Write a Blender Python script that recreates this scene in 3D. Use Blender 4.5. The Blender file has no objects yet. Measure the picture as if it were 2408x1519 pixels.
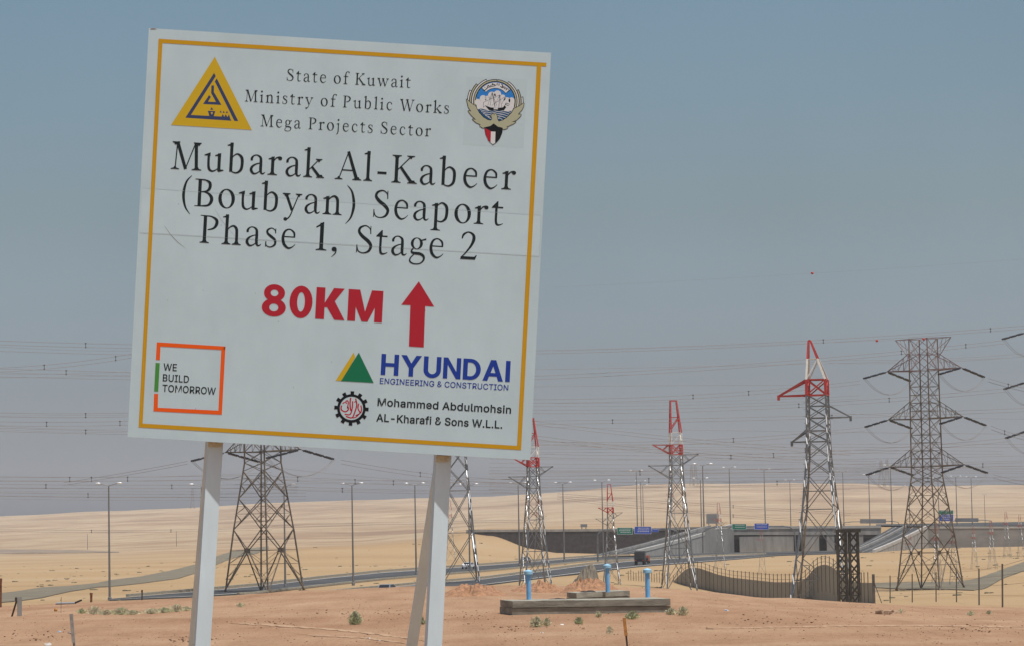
import bpy, math, random
from mathutils import Vector, Matrix, noise
random.seed(7)
R = math.radians
scene = bpy.context.scene
COL = scene.collection

# ------------------------------------------------------------------ camera, sky, sun, exposure
F = 6689.0            # focal length in pixels of a 2408 x 1519 frame
CX, CY = 1204.0, 759.5
CAM = Vector((0.0, 0.0, 2.6))
PITCH, ROLL = math.atan((1240 - CY) / F), R(1.1)
_r0, _u0 = Vector((1, 0, 0)), Vector((0, -math.sin(PITCH), math.cos(PITCH)))
_f = Vector((0, math.cos(PITCH), math.sin(PITCH)))
_r = _r0 * math.cos(ROLL) - _u0 * math.sin(ROLL)
_u = _r0 * math.sin(ROLL) + _u0 * math.cos(ROLL)
cam = bpy.data.cameras.new('camera')
cam.sensor_width = 36.0
cam.lens = 36.0 * F / 2408.0
cam.clip_start, cam.clip_end = 0.5, 20000
camo = bpy.data.objects.new('camera', cam)
COL.objects.link(camo)
m3 = Matrix((_r, _u, -_f)).transposed()
camo.matrix_world = Matrix.Translation(CAM) @ m3.to_4x4()
scene.camera = camo
scene.view_settings.view_transform = 'Standard'
scene.view_settings.look = 'None'
scene.view_settings.exposure = 0.0
scene.view_settings.gamma = 1.0
scene.view_settings.use_curve_mapping = False
scene.cycles.max_bounces = 6
scene.cycles.volume_bounces = 1
scene.cycles.caustics_reflective = False
scene.cycles.caustics_refractive = False

SUN_EL, SUN_AZ = R(72), R(50)      # azimuth counted to the right of straight behind the camera
to_sun = Vector((math.cos(SUN_EL) * math.sin(SUN_AZ), -math.cos(SUN_EL) * math.cos(SUN_AZ), math.sin(SUN_EL)))
sun = bpy.data.lights.new('sun', 'SUN')
sun.energy, sun.angle, sun.color = 4.8, R(0.55), (1.0, 0.98, 0.95)
suno = bpy.data.objects.new('sun', sun)
COL.objects.link(suno)
suno.rotation_euler = to_sun.to_track_quat('Z', 'Y').to_euler()

world = bpy.data.worlds.new('World')
scene.world = world
world.use_nodes = True
nt = world.node_tree
bg = nt.nodes['Background']
sky = nt.nodes.new('ShaderNodeTexSky')
sky.sky_type = 'NISHITA'
sky.sun_disc = False
sky.sun_elevation = SUN_EL
sky.sun_rotation = math.atan2(to_sun.x, to_sun.y)
sky.air_density, sky.dust_density, sky.ozone_density = 1.0, 2.5, 1.0
tc = nt.nodes.new('ShaderNodeTexCoord')
sep = nt.nodes.new('ShaderNodeSeparateXYZ')
nt.links.new(tc.outputs['Generated'], sep.inputs[0])
ramp = nt.nodes.new('ShaderNodeValToRGB')
# dusty air: the low sky is dimmed and greyed by elevation (sine of the angle)
els = ramp.color_ramp.elements
els[0].position, els[0].color = 0.0, (1.66, 1.88, 2.52, 1)
els[1].position, els[1].color = 1.0, (1.0, 1.0, 1.0, 1)
for p, c in ((0.05, (1.146, 1.217, 1.49, 1)), (0.11, (1.045, 1.08, 1.06, 1)), (0.19, (1.01, 1.14, 1.10, 1)), (0.45, (1.0, 1.0, 1.02, 1))):
    e = els.new(p)
    e.color = c
nt.links.new(sep.outputs['Z'], ramp.inputs[0])
mul = nt.nodes.new('ShaderNodeMix')
mul.data_type, mul.blend_type = 'RGBA', 'MULTIPLY'
mul.inputs[0].default_value = 1.0
nt.links.new(sky.outputs[0], mul.inputs[6])
nt.links.new(ramp.outputs[0], mul.inputs[7])
dust = nt.nodes.new('ShaderNodeTexNoise')     # uneven dust in the air
dust.inputs['Scale'].default_value = 9.0
dust.inputs['Detail'].default_value = 3.0
nt.links.new(tc.outputs['Generated'], dust.inputs['Vector'])
drange = nt.nodes.new('ShaderNodeMapRange')
drange.inputs[1].default_value, drange.inputs[2].default_value = 0.3, 0.7
drange.inputs[3].default_value, drange.inputs[4].default_value = 0.965, 1.035
nt.links.new(dust.outputs['Fac'], drange.inputs[0])
mul2 = nt.nodes.new('ShaderNodeVectorMath')
mul2.operation = 'SCALE'
nt.links.new(mul.outputs[2], mul2.inputs[0])
nt.links.new(drange.outputs[0], mul2.inputs['Scale'])
nt.links.new(mul2.outputs[0], bg.inputs[0])
bg.inputs[1].default_value = 0.075

# ------------------------------------------------------------------ picture-to-place helpers
def ray(u, v):
    return _r * ((u - CX) / F) + _u * (-(v - CY) / F) + _f

def P(u, v, Y):
    d = ray(u, v)
    return CAM + d * (Y / d.y)

def on_z(u, v, z):
    d = ray(u, v)
    return CAM + d * ((z - CAM.z) / d.z)

def hor(u):
    return 1240 - (u - 1204) * math.tan(ROLL)

def zt(u, v, Y):
    return CAM.z - (v - hor(u)) * Y / F

# ------------------------------------------------------------------ mesh helpers
class MB:
    def __init__(s):
        s.v, s.f = [], []
    def add(s, vs, fs):
        b = len(s.v)
        s.v += [Vector(p) for p in vs]
        s.f += [tuple(i + b for i in f) for f in fs]
        return s
    def poly(s, pts):
        return s.add(pts, [tuple(range(len(pts)))])
    def hexa(s, p):   # 8 points: bottom ring 0-3, top ring 4-7
        return s.add(p, [(3, 2, 1, 0), (4, 5, 6, 7), (0, 1, 5, 4), (1, 2, 6, 5), (2, 3, 7, 6), (3, 0, 4, 7)])
    def box(s, c, d, rz=0.0):
        x, y, z = d[0] / 2, d[1] / 2, d[2] / 2
        co, si = math.cos(rz), math.sin(rz)
        pts = []
        for dz in (-z, z):
            for dx, dy in ((-x, -y), (x, -y), (x, y), (-x, y)):
                pts.append((c[0] + dx * co - dy * si, c[1] + dx * si + dy * co, c[2] + dz))
        return s.hexa(pts)
    def bar(s, a, b, w, h=None, up=None):
        a, b = Vector(a), Vector(b)
        h = w if h is None else h
        d = (b - a)
        if d.length < 1e-6:
            return s
        d.normalize()
        ref = Vector(up) if up else (Vector((0, 0, 1)) if abs(d.z) < 0.9 else Vector((0, 1, 0)))
        x = d.cross(ref).normalized() * (w / 2)
        y = x.cross(d).normalized() * (h / 2)
        return s.hexa([a - x - y, a + x - y, a + x + y, a - x + y, b - x - y, b + x - y, b + x + y, b - x + y])
    def tube(s, pts, rad, n=6, cap=True):
        pts = [Vector(p) for p in pts]
        rs = rad if isinstance(rad, (list, tuple)) else [rad] * len(pts)
        base = len(s.v)
        for i, p in enumerate(pts):
            d = pts[min(i + 1, len(pts) - 1)] - pts[max(i - 1, 0)]
            d.normalize()
            ref = Vector((0, 0, 1)) if abs(d.z) < 0.9 else Vector((0, 1, 0))
            x = d.cross(ref).normalized()
            y = x.cross(d).normalized()
            for k in range(n):
                a = 2 * math.pi * k / n
                s.v.append(p + x * (rs[i] * math.cos(a)) + y * (rs[i] * math.sin(a)))
        for i in range(len(pts) - 1):
            for k in range(n):
                a, b = base + i * n + k, base + i * n + (k + 1) % n
                s.f.append((a, b, b + n, a + n))
        if cap:
            s.f.append(tuple(base + k for k in range(n))[::-1])
            s.f.append(tuple(base + (len(pts) - 1) * n + k for k in range(n)))
        return s
    def lathe(s, c, prof, n=16):   # prof: (radius, z)
        return s.tube([(c[0], c[1], c[2] + z) for r, z in prof], [r for r, z in prof], n)
    def ball(s, c, r, n=10, sq=(1, 1, 1)):
        base = len(s.v)
        m = n // 2
        for i in range(m + 1):
            t = math.pi * i / m
            for k in range(n):
                a = 2 * math.pi * k / n
                s.v.append(Vector(c) + Vector((r * sq[0] * math.sin(t) * math.cos(a), r * sq[1] * math.sin(t) * math.sin(a), -r * sq[2] * math.cos(t))))
        for i in range(m):
            for k in range(n):
                a, b = base + i * n + k, base + i * n + (k + 1) % n
                s.f.append((a, b, b + n, a + n))
        return s
    def obj(s, name, material, parent=None, loc=None, smooth=False):
        off = Vector(loc) if loc is not None else Vector((0, 0, 0))
        me = bpy.data.meshes.new(name)
        me.from_pydata([tuple(p - off) for p in s.v], [], s.f)
        me.update()
        if smooth:
            me.polygons.foreach_set('use_smooth', [True] * len(me.polygons))
        if material is not None:
            me.materials.append(material)
        o = bpy.data.objects.new(name, me)
        COL.objects.link(o)
        if parent is not None:
            o.parent = parent
        elif loc is not None:
            o.location = off
        return o

def tag(o, label=None, cat=None, group=None, kind=None):
    if label: o['label'] = label
    if cat: o['category'] = cat
    if group: o['group'] = group
    if kind: o['kind'] = kind
    return o

def thing(name, label, cat, loc=(0, 0, 0), rz=0.0, group=None):
    o = bpy.data.objects.new(name, None)
    COL.objects.link(o)
    o.location = loc
    o.rotation_euler = (0, 0, rz)
    o.empty_display_size = 0.1
    return tag(o, label, cat, group)

def dup(root, loc, rz=0.0, scale=1.0, label=None, group=None):
    r = root.copy()
    COL.objects.link(r)
    r.location, r.rotation_euler, r.scale = loc, (0, 0, rz), (scale,) * 3
    if label: r['label'] = label
    if group: r['group'] = group
    for ch in list(root.children):
        c = ch.copy()
        COL.objects.link(c)
        c.parent = r
        for g in list(ch.children):
            d = g.copy()
            COL.objects.link(d)
            d.parent = c
    return r

# ------------------------------------------------------------------ materials
def mat(name, col, rough=0.7, metal=0.0, var=0.0, vscale=3.0, bump=0.0, bscale=20.0, spec=0.4, stretch=None, col2=None):
    m = bpy.data.materials.new(name)
    m.use_nodes = True
    n, l = m.node_tree.nodes, m.node_tree.links
    b = n['Principled BSDF']
    b.inputs['Roughness'].default_value = rough
    b.inputs['Metallic'].default_value = metal
    b.inputs['Specular IOR Level'].default_value = spec
    b.inputs['Base Color'].default_value = (*col, 1)
    if var or col2:
        t = n.new('ShaderNodeTexCoord')
        mp = n.new('ShaderNodeMapping')
        if stretch: mp.inputs['Scale'].default_value = stretch
        l.new(t.outputs['Object'], mp.inputs[0])
        x = n.new('ShaderNodeTexNoise')
        x.inputs['Scale'].default_value = vscale
        x.inputs['Detail'].default_value = 6
        x.inputs['Roughness'].default_value = 0.65
        l.new(mp.outputs[0], x.inputs['Vector'])
        r = n.new('ShaderNodeValToRGB')
        c2 = col2 if col2 else tuple(c * (1 - var) for c in col)
        c1 = col if col2 else tuple(min(1, c * (1 + var)) for c in col)
        r.color_ramp.elements[0].position, r.color_ramp.elements[0].color = 0.35, (*c2, 1)
        r.color_ramp.elements[1].position, r.color_ramp.elements[1].color = 0.65, (*c1, 1)
        l.new(x.outputs['Fac'], r.inputs[0])
        l.new(r.outputs[0], b.inputs['Base Color'])
    if bump:
        t = n.new('ShaderNodeTexCoord')
        x = n.new('ShaderNodeTexNoise')
        x.inputs['Scale'].default_value = bscale
        x.inputs['Detail'].default_value = 5
        l.new(t.outputs['Object'], x.inputs['Vector'])
        bp = n.new('ShaderNodeBump')
        bp.inputs['Strength'].default_value = bump
        bp.inputs['Distance'].default_value = 0.05
        l.new(x.outputs['Fac'], bp.inputs['Height'])
        l.new(bp.outputs[0], b.inputs['Normal'])
    return m

M = {}
M['galv'] = mat('galvanised steel', (0.23, 0.235, 0.24), 0.34, 0.85, 0.25, 1.5)
M['galv_dull'] = mat('weathered steel', (0.185, 0.15, 0.115), 0.55, 0.5, 0.3, 1.2)
M['galv_dark'] = mat('dark oily steel', (0.075, 0.068, 0.06), 0.36, 0.7, 0.4, 1.4)
M['glint_paint'] = mat('pale painted sun glint', (0.62, 0.63, 0.64), 0.5, 0.0)  # sun glint put into the colour of the added leg plates
M['red'] = mat('red aviation paint', (0.42, 0.035, 0.03), 0.5, 0, 0.15, 2)
M['red_hazed'] = mat('haze paled red paint', (0.36, 0.12, 0.10), 0.7, 0, 0.2, 2)  # paler red: the haze over the small pylons is put into the colour
M['white_paint'] = mat('white aviation paint', (0.62, 0.60, 0.55), 0.5, 0, 0.1, 2)
M['red_faded'] = mat('faded red paint', (0.235, 0.15, 0.135), 0.6, 0.2, 0.25, 2)
M['insulator'] = mat('black glass insulator', (0.012, 0.012, 0.014), 0.25)
M['wire'] = mat('bare conductor', (0.20, 0.165, 0.145), 0.7, 0.1)
M['spacer'] = mat('grey spacer clamp', (0.10, 0.09, 0.085), 0.7)
M['asphalt'] = mat('asphalt', (0.060, 0.062, 0.064), 0.9, 0, 0.3, 0.12, spec=0.12, stretch=(1, 1, 1))
M['gravel'] = mat('grey gravel', (0.145, 0.125, 0.085), 0.95, 0, 0.2, 0.25, 0.4, 2.0)
M['gravel_dark'] = mat('dark gravel', (0.135, 0.112, 0.082), 0.95, 0, 0.2, 0.8, 0.4, 3.0)
M['concrete'] = mat('concrete', (0.26, 0.25, 0.23), 0.9, 0, 0.24, 0.5, 0.2, 18, stretch=(1, 1, 0.18))
M['concrete_old'] = mat('weathered concrete', (0.265, 0.25, 0.20), 0.92, 0, 0.28, 3.5, 0.35, 30, stretch=(0.5, 0.5, 2.0))
M['concrete_light'] = mat('pale concrete', (0.37, 0.355, 0.325), 0.9, 0, 0.12, 0.5)
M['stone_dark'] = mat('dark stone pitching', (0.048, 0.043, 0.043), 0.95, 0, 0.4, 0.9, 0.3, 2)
M['fabric'] = mat('grey sand mesh', (0.345, 0.325, 0.27), 0.95, 0, 0.14, 0.6, stretch=(2.2, 2.2, 0.12))
M['post_steel'] = mat('fence post steel', (0.11, 0.095, 0.08), 0.7, 0.2, 0.2, 2)
M['pipe'] = mat('blue pipe paint', (0.16, 0.40, 0.68), 0.55, 0, 0.12, 6)
M['pipe_cap'] = mat('pale blue cap paint', (0.27, 0.50, 0.66), 0.55, 0, 0.12, 8)
M['black_sheet'] = mat('black plastic sheet', (0.02, 0.018, 0.017), 0.7)
M['wood_orange'] = mat('orange painted stake', (0.42, 0.19, 0.05), 0.8, 0, 0.3, 12)
M['wood_grey'] = mat('grey weathered wood', (0.30, 0.28, 0.25), 0.9, 0, 0.25, 10)
M['rust'] = mat('rusty steel', (0.20, 0.085, 0.04), 0.85, 0.1, 0.35, 8)
M['dark_wood'] = mat('dark timber', (0.07, 0.05, 0.04), 0.85, 0, 0.3, 8)
M['scrap_white'] = mat('white plastic scrap', (0.78, 0.78, 0.76), 0.6)
M['scrap_blue'] = mat('pale blue scrap', (0.35, 0.42, 0.50), 0.6)
M['lamp_head'] = mat('pale aluminium lamp head', (0.75, 0.75, 0.75), 0.3, 0.2)
M['pole'] = mat('lamp pole steel', (0.20, 0.195, 0.19), 0.55, 0.4, 0.15, 0.5)
M['sign_green'] = mat('green road sign', (0.0, 0.16, 0.095), 0.5, 0, 0.1, 0.6)
M['sign_blue'] = mat('blue road sign', (0.02, 0.07, 0.42), 0.5, 0, 0.1, 0.6)
M['sign_grey'] = mat('grey sign back', (0.20, 0.21, 0.22), 0.6, 0.3, 0.1, 0.6)
M['sign_white'] = mat('white road lettering', (0.7, 0.7, 0.7), 0.5)
M['tyre'] = mat('tyre rubber', (0.02, 0.02, 0.02), 0.9)
M['car_white'] = mat('white car paint', (0.75, 0.75, 0.75), 0.25)
M['car_dark'] = mat('dark car paint', (0.03, 0.035, 0.05), 0.2)
M['car_silver'] = mat('silver car paint', (0.35, 0.36, 0.37), 0.25, 0.6)
M['glass'] = mat('dark car glass', (0.015, 0.018, 0.022), 0.06, spec=0.8)
M['truck_red'] = mat('dusty red truck paint', (0.33, 0.09, 0.055), 0.5, 0, 0.2, 2)
M['truck_dark'] = mat('dark truck body', (0.03, 0.032, 0.035), 0.6, 0, 0.3, 2)
M['leaf'] = mat('dry green leaves', (0.43, 0.45, 0.25), 0.85, 0, 0.35, 9)
M['leaf_pale'] = mat('grey green leaves', (0.52, 0.50, 0.31), 0.85, 0, 0.3, 9)
M['dirt_red'] = mat('red sandy dirt', (0.285, 0.15, 0.08), 0.95, 0, 0.35, 5.5, 0.6, 9)
M['pebble'] = mat('brown pebbles', (0.20, 0.125, 0.08), 0.95, 0, 0.4, 1.5)
M['rubble'] = mat('pale rubble', (0.36, 0.25, 0.17), 0.95, 0, 0.3, 5)

# sand: one sheet, redder where the near gatch soil lies, yellower out in the desert
def sand_material():
    m = bpy.data.materials.new('desert sand')
    m.use_nodes = True
    n, l = m.node_tree.nodes, m.node_tree.links
    b = n['Principled BSDF']
    b.inputs['Roughness'].default_value = 0.95
    b.inputs['Specular IOR Level'].default_value = 0.1
    geo = n.new('ShaderNodeNewGeometry')
    sp = n.new('ShaderNodeSeparateXYZ')
    l.new(geo.outputs['Position'], sp.inputs[0])
    def nz(scale, detail=6, stretch=(1, 1, 1), rough=0.6):
        mp = n.new('ShaderNodeMapping')
        mp.inputs['Scale'].default_value = stretch
        l.new(geo.outputs['Position'], mp.inputs[0])
        t = n.new('ShaderNodeTexNoise')
        t.inputs['Scale'].default_value = scale
        t.inputs['Detail'].default_value = detail
        t.inputs['Roughness'].default_value = rough
        l.new(mp.outputs[0], t.inputs['Vector'])
        return t
    def rampn(src, stops):
        r = n.new('ShaderNodeValToRGB')
        e = r.color_ramp.elements
        e[0].position, e[0].color = stops[0][0], (*stops[0][1], 1)
        e[1].position, e[1].color = stops[-1][0], (*stops[-1][1], 1)
        for p, c in stops[1:-1]:
            q = e.new(p)
            q.color = (*c, 1)
        l.new(src, r.inputs[0])
        return r
    def mix(f, a, c, mode='MIX'):
        x = n.new('ShaderNodeMix')
        x.data_type, x.blend_type = 'RGBA', mode
        if isinstance(f, float): x.inputs[0].default_value = f
        else: l.new(f, x.inputs[0])
        l.new(a, x.inputs[6])
        l.new(c, x.inputs[7])
        return x.outputs[2]
    def maprange(src, a, c, lo=0.0, hi=1.0):
        x = n.new('ShaderNodeMapRange')
        x.inputs[1].default_value, x.inputs[2].default_value = a, c
        x.inputs[3].default_value, x.inputs[4].default_value = lo, hi
        l.new(src, x.inputs[0])
        return x.outputs[0]
    def math_(op, a, c):
        x = n.new('ShaderNodeMath')
        x.operation = op
        for i, q in enumerate((a, c)):
            if isinstance(q, (int, float)): x.inputs[i].default_value = q
            else: l.new(q, x.inputs[i])
        return x.outputs[0]
    # near soil: red gatch with paler wheel tracks and grey patches
    a = rampn(nz(0.7, 8, (1, 0.22, 1)).outputs['Fac'], ((0.30, NEAR[0]), (0.5, NEAR[1]), (0.68, NEAR[2])))
    fine = rampn(nz(14.0, 6, (1, 0.13, 1), 0.8).outputs['Fac'], ((0.30, (0.78, 0.76, 0.74)), (0.5, (1, 1, 1)), (0.70, (1.13, 1.13, 1.13))))
    near = mix(1.0, a.outputs[0], fine.outputs[0], 'MULTIPLY')
    streak = maprange(nz(0.16, 5, (0.35, 2.2, 1)).outputs['Fac'], 0.52, 0.66)
    pale = n.new('ShaderNodeRGB')
    pale.outputs[0].default_value = (*NEAR_PALE, 1)
    near = mix(math_('MULTIPLY', streak, 0.38), near, pale.outputs[0])
    big = rampn(nz(0.045, 4, (1, 1.5, 1), 0.6).outputs['Fac'], ((0.35, (0.90, 0.86, 0.84)), (0.5, (1, 1, 1)), (0.65, (1.07, 1.10, 1.12))))
    near = mix(1.0, near, big.outputs[0], 'MULTIPLY')
    clod = maprange(nz(3.2, 3, (1, 0.5, 1), 0.5).outputs['Fac'], 0.70, 0.74)
    dk = n.new('ShaderNodeRGB')
    dk.outputs[0].default_value = (*[c * 0.55 for c in NEAR[0]], 1)
    near = mix(math_('MULTIPLY', clod, 0.3), near, dk.outputs[0])
    # mid desert
    c = rampn(nz(0.02, 7, (0.5, 1.4, 1)).outputs['Fac'], ((0.33, MID[0]), (0.5, MID[1]), (0.66, MID[2])))
    tuft = maprange(nz(0.28, 3, (1, 0.45, 1), 0.6).outputs['Fac'], 0.68, 0.75)
    tk = n.new('ShaderNodeRGB')
    tk.outputs[0].default_value = (0.20, 0.165, 0.10, 1)
    mid = mix(math_('MULTIPLY', tuft, 0.55), c.outputs[0], tk.outputs[0])
    # far hills: drawn-out bands of pale dust and pinkish gravel plain
    d = rampn(nz(0.0075, 8, (0.7, 0.8, 2.0), 0.66).outputs['Fac'], ((0.32, FAR[0]), (0.44, FAR[1]), (0.54, FAR[2]), (0.62, FAR[1]), (0.72, FAR[3])))
    d2 = rampn(nz(0.05, 6, (0.6, 0.6, 1.0), 0.7).outputs['Fac'], ((0.3, (0.80, 0.80, 0.82)), (0.7, (1.12, 1.11, 1.10))))
    far = mix(1.0, d.outputs[0], d2.outputs[0], 'MULTIPLY')
    edge = nz(0.05, 4).outputs['Fac']
    f1 = maprange(math_('ADD', sp.outputs['Y'], math_('MULTIPLY', edge, 50.0)), 165, 205)
    f2 = maprange(math_('ADD', sp.outputs['Y'], math_('MULTIPLY', edge, 300.0)), 800, 1250)
    colr = mix(f2, mix(f1, near, mid), far)
    l.new(colr, b.inputs['Base Color'])
    bp = n.new('ShaderNodeBump')
    bp.inputs['Strength'].default_value = 0.9
    bp.inputs['Distance'].default_value = 0.09
    l.new(nz(5.0, 8, (1, 0.6, 1), 0.7).outputs['Fac'], bp.inputs['Height'])
    l.new(bp.outputs[0], b.inputs['Normal'])
    return m

NEAR = ((0.269, 0.158, 0.094), (0.328, 0.197, 0.117), (0.362, 0.229, 0.142))
NEAR_PALE = (0.39, 0.272, 0.17)
MID = ((0.302, 0.202, 0.107), (0.343, 0.236, 0.128), (0.361, 0.258, 0.153))
FAR = ((0.216, 0.145, 0.094), (0.289, 0.200, 0.123), (0.371, 0.282, 0.182), (0.255, 0.172, 0.107))

# ------------------------------------------------------------------ ground
UN = [0, 200, 450, 720, 830, 966, 1085, 1150, 1240, 1300, 1450, 1600, 1800, 2000, 2200, 2408]
def row(Y, vals, isv=False):
    return (Y, [zt(u, v, Y) if isv else v for u, v in zip(UN, vals)])
crest = [1424, 1415, 1404, 1388, 1384, 1379, 1377, 1377, 1376, 1375, 1376, 1384, 1404, 1416, 1428, 1433]
ridge = [1211, 1204, 1196, 1179, 1173, 1167, 1166, 1166, 1160, 1158, 1143, 1137, 1136, 1136, 1142, 1140]
low = [-4.5] * 10 + [-5.2, -6.0, -6.2, -6.2, -6.0, -5.8]
ROWS = [
    row(60, [0] * 16),
    row(85, [0] * 12 + [-0.03, -0.12, -0.32, -0.45]),
    row(120, crest, True),
    row(136, [c + 5 for c in crest[:13]] + [1422, 1426, 1430], True),
    row(180, [-3.0] * 12 + [-3.4, -3.4, zt(2200, 1419, 180), zt(2408, 1422, 180)]),
    row(250, [-4.4] * 10 + [-4.8, -5.0, -4.9, zt(2000, 1417, 250) + 0.0, zt(2200, 1413, 250), zt(2408, 1411, 250)]),
    row(300, low),
    row(360, low),
    row(405, [-4.5] * 10 + [-5.0, -5.7, -6.0, -6.0, -5.7, -5.5]),
    row(450, [-4.5] * 12 + [-4.6, -4.7, -4.8, -4.8]),
    row(600, [-4.5] * 16),
    row(650, [-4.5, -4.5, -4.4, -3.0, -3.0, -3.4, -2.0, -3.2, -4.2] + [-4.5] * 7),
    row(690, [-4.5, -4.4, -4.2, -1.3, -1.2, -0.7, 1.2, 0.3, -2.6, -3.7] + [-4.5] * 6),
    row(712.15, [-4.5, -4.4, -4.2, -1.6, -1.4, -0.6, 1.45, 0.6, -2.8, -3.9] + [-4.5] * 6),
    row(713.0, [-4.5, -4.4, -4.2, -1.6, -1.5, -2.4, 1.2, 1.35, 1.35, 1.35, 1.35, 1.35, 1.35, 1.2, 0.4, 0.2]),
    row(800, [-4.5, -4.4, -4.3, -2.4, -2.0, -1.5, 1.2, 1.6, 1.8, 1.8, 1.6, 1.5, 1.5, 1.4, 1.35, 1.3]),
    row(1000, [1306, 1300, 1291, 1283, 1279, 1266, 1243, 1239, 1238, 1236, 1234, 1231, 1227, 1223, 1221, 1220], True),
    row(1600, [1281, 1270, 1256, 1249, 1247, 1242, 1234, 1230, 1224, 1220, 1216, 1213, 1210, 1208, 1206, 1205], True),
    row(2300, [1245, 1236, 1225, 1215, 1210, 1204, 1200, 1197, 1192, 1189, 1181, 1174, 1171, 1170, 1170, 1169], True),
    row(3000, ridge, True),
    row(3420, [zt(u, v, 3000) - 26 for u, v in zip(UN, ridge)]),
]
def _lerp(a, b, t):
    return a + (b - a) * t
def base_z(x, Y):
    if Y <= 60: return 0.0
    u = CX + F * x / Y
    u = min(max(u, UN[0]), UN[-1] - 1e-3)
    i = max(k for k in range(len(UN) - 1) if UN[k] <= u)
    t = (u - UN[i]) / (UN[i + 1] - UN[i])
    t = t * t * (3 - 2 * t) * 0.5 + t * 0.5
    j = len(ROWS) - 2
    for k in range(len(ROWS) - 1):
        if ROWS[k + 1][0] >= Y:
            j = k
            break
    s = min(1.0, (Y - ROWS[j][0]) / (ROWS[j + 1][0] - ROWS[j][0]))
    a = _lerp(ROWS[j][1][i], ROWS[j][1][i + 1], t)
    b = _lerp(ROWS[j + 1][1][i], ROWS[j + 1][1][i + 1], t)
    return _lerp(a, b, s)
BUMPS = [(P(1937, 1335, 290).x, 292, 1.3, 3.0)]
def gz(x, Y):
    z = base_z(x, Y)
    for bx, by, h, w in BUMPS:
        d = ((x - bx) ** 2 + ((Y - by) * 0.5) ** 2) / (w * w)
        if d < 9: z += h * math.exp(-d)
    if Y < 150:
        a = 0.035 if Y > 30 else 0.02
        z += a * noise.fractal((x * 0.55, Y * 0.35, 1.3), 1.0, 2.0, 4)
        z += 0.10 * noise.noise((x * 0.10, Y * 0.05, 7.7)) * min(1, max(0, (Y - 40) / 60))
    elif Y < 300:
        z += 0.18 * noise.fractal((x * 0.08, Y * 0.05, 2.3), 1.0, 2.0, 3)
    elif Y > 740:
        k = min(1.0, (Y - 740) / 900)
        z += k * (2.4 * noise.fractal((x * 0.0045, Y * 0.004, 4.1), 1.0, 2.0, 4) + 0.7 * noise.noise((x * 0.02, Y * 0.015, 9.2)))
    return z
def hit(u, v, y0=20.0, y1=3200.0):
    """first point of the ground under that pixel"""
    d = ray(u, v)
    Y = y0
    while Y < y1:
        p = CAM + d * (Y / d.y)
        if gz(p.x, Y) >= p.z:
            return Vector((p.x, Y, gz(p.x, Y)))
        Y *= 1.004
    p = CAM + d * (y1 / d.y)
    return p
def at(u, Y, v=1380):
    p = P(u, v, Y)
    return Vector((p.x, Y, gz(p.x, Y)))

ys = [-300, -120, -40, 0, 12, 18, 24, 32, 40, 48, 54] + [60 + i for i in range(0, 80)] + [140 + 3 * i for i in range(54)]
ys += [302 + 5 * i for i in range(77)] + [688, 691, 694, 698, 703, 706, 708, 709, 710, 711, 712.1, 713.05, 714, 716, 719, 724, 730, 740]
y = 752
while y < 3420:
    ys.append(y)
    y *= 1.016
ys.append(3420)
us = [-4000, -3000, -2200, -1500, -1000, -650, -400, -250] + list(range(-150, 2560, 10)) + [2600, 2700, 2850, 3100, 3500, 4200, 5200, 6400]
g = MB()
for Y in ys:
    ye = max(Y, 250)
    for u in us:
        x = (u - CX) * ye / F
        g.v.append(Vector((x, Y, gz(x, Y) if Y > 0 else 0.0)))
nu = len(us)
for j in range(len(ys) - 1):
    for i in range(nu - 1):
        a = j * nu + i
        g.f.append((a, a + 1, a + nu + 1, a + nu))
tag(g.obj('ground', sand_material(), smooth=True), kind='structure')
# ------------------------------------------------------------------ highway, ramps, bridge, walls
def ip(tab, u):
    if u <= tab[0][0]: return tab[0][1]
    for (a, va), (b, vb) in zip(tab, tab[1:]):
        if u <= b: return va + (vb - va) * (u - a) / (b - a)
    return tab[-1][1]
ZR = -4.5
def strip(name, up, lo, material, dz=0.14, step=18, skirt=0.3):
    m = MB()
    u = up[0][0]
    ring = []
    while True:
        a, b = on_z(u, ip(lo, u), ZR + dz), on_z(u, ip(up, u), ZR + dz)
        ring.append((a, b))
        if u >= up[-1][0]: break
        u = min(u + step, up[-1][0])
    down = Vector((0, 0, -skirt))
    for (a, b), (c, d) in zip(ring, ring[1:]):
        m.add([a, c, d, b], [(0, 1, 2, 3)])
        m.add([a, c, c + down, a + down], [(3, 2, 1, 0)])
    return tag(m.obj(name, material), kind='structure')
far_up = [(258, 1407), (440, 1391), (600, 1377), (752, 1359), (900, 1344), (1140, 1328), (1386, 1308.5), (1560, 1302.5), (1663, 1298.5), (1800, 1297.2), (2010, 1292.5)]
far_lo = [(258, 1409.5), (440, 1402), (600, 1393), (752, 1376), (900, 1360), (1140, 1341), (1386, 1317.5), (1560, 1311), (1663, 1304), (1800, 1301), (2010, 1295.8)]
near_up = [(740, 1396), (860, 1384), (1000, 1371), (1140, 1359), (1386, 1326), (1500, 1316), (1663, 1307), (1800, 1302.5), (2010, 1296.8)]
near_lo = [(740, 1410), (860, 1397), (1000, 1385), (1140, 1374), (1386, 1344), (1500, 1331), (1663, 1319), (1830, 1305), (2010, 1299.2)]
strip('highway', far_up, far_lo, M['asphalt'])
strip('highway', near_up, near_lo, M['asphalt'])
def mid_tab(up, lo, t, us_):
    return [(u, ip(up, u) * (1 - t) + ip(lo, u) * t) for u in us_]
span_f, span_n = [240, 440, 600, 752, 900, 1140, 1386, 1560, 1663], [880, 1000, 1140, 1386, 1500, 1663, 1800]
mk = mat('road paint', (0.62, 0.6, 0.55), 0.7)
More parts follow.
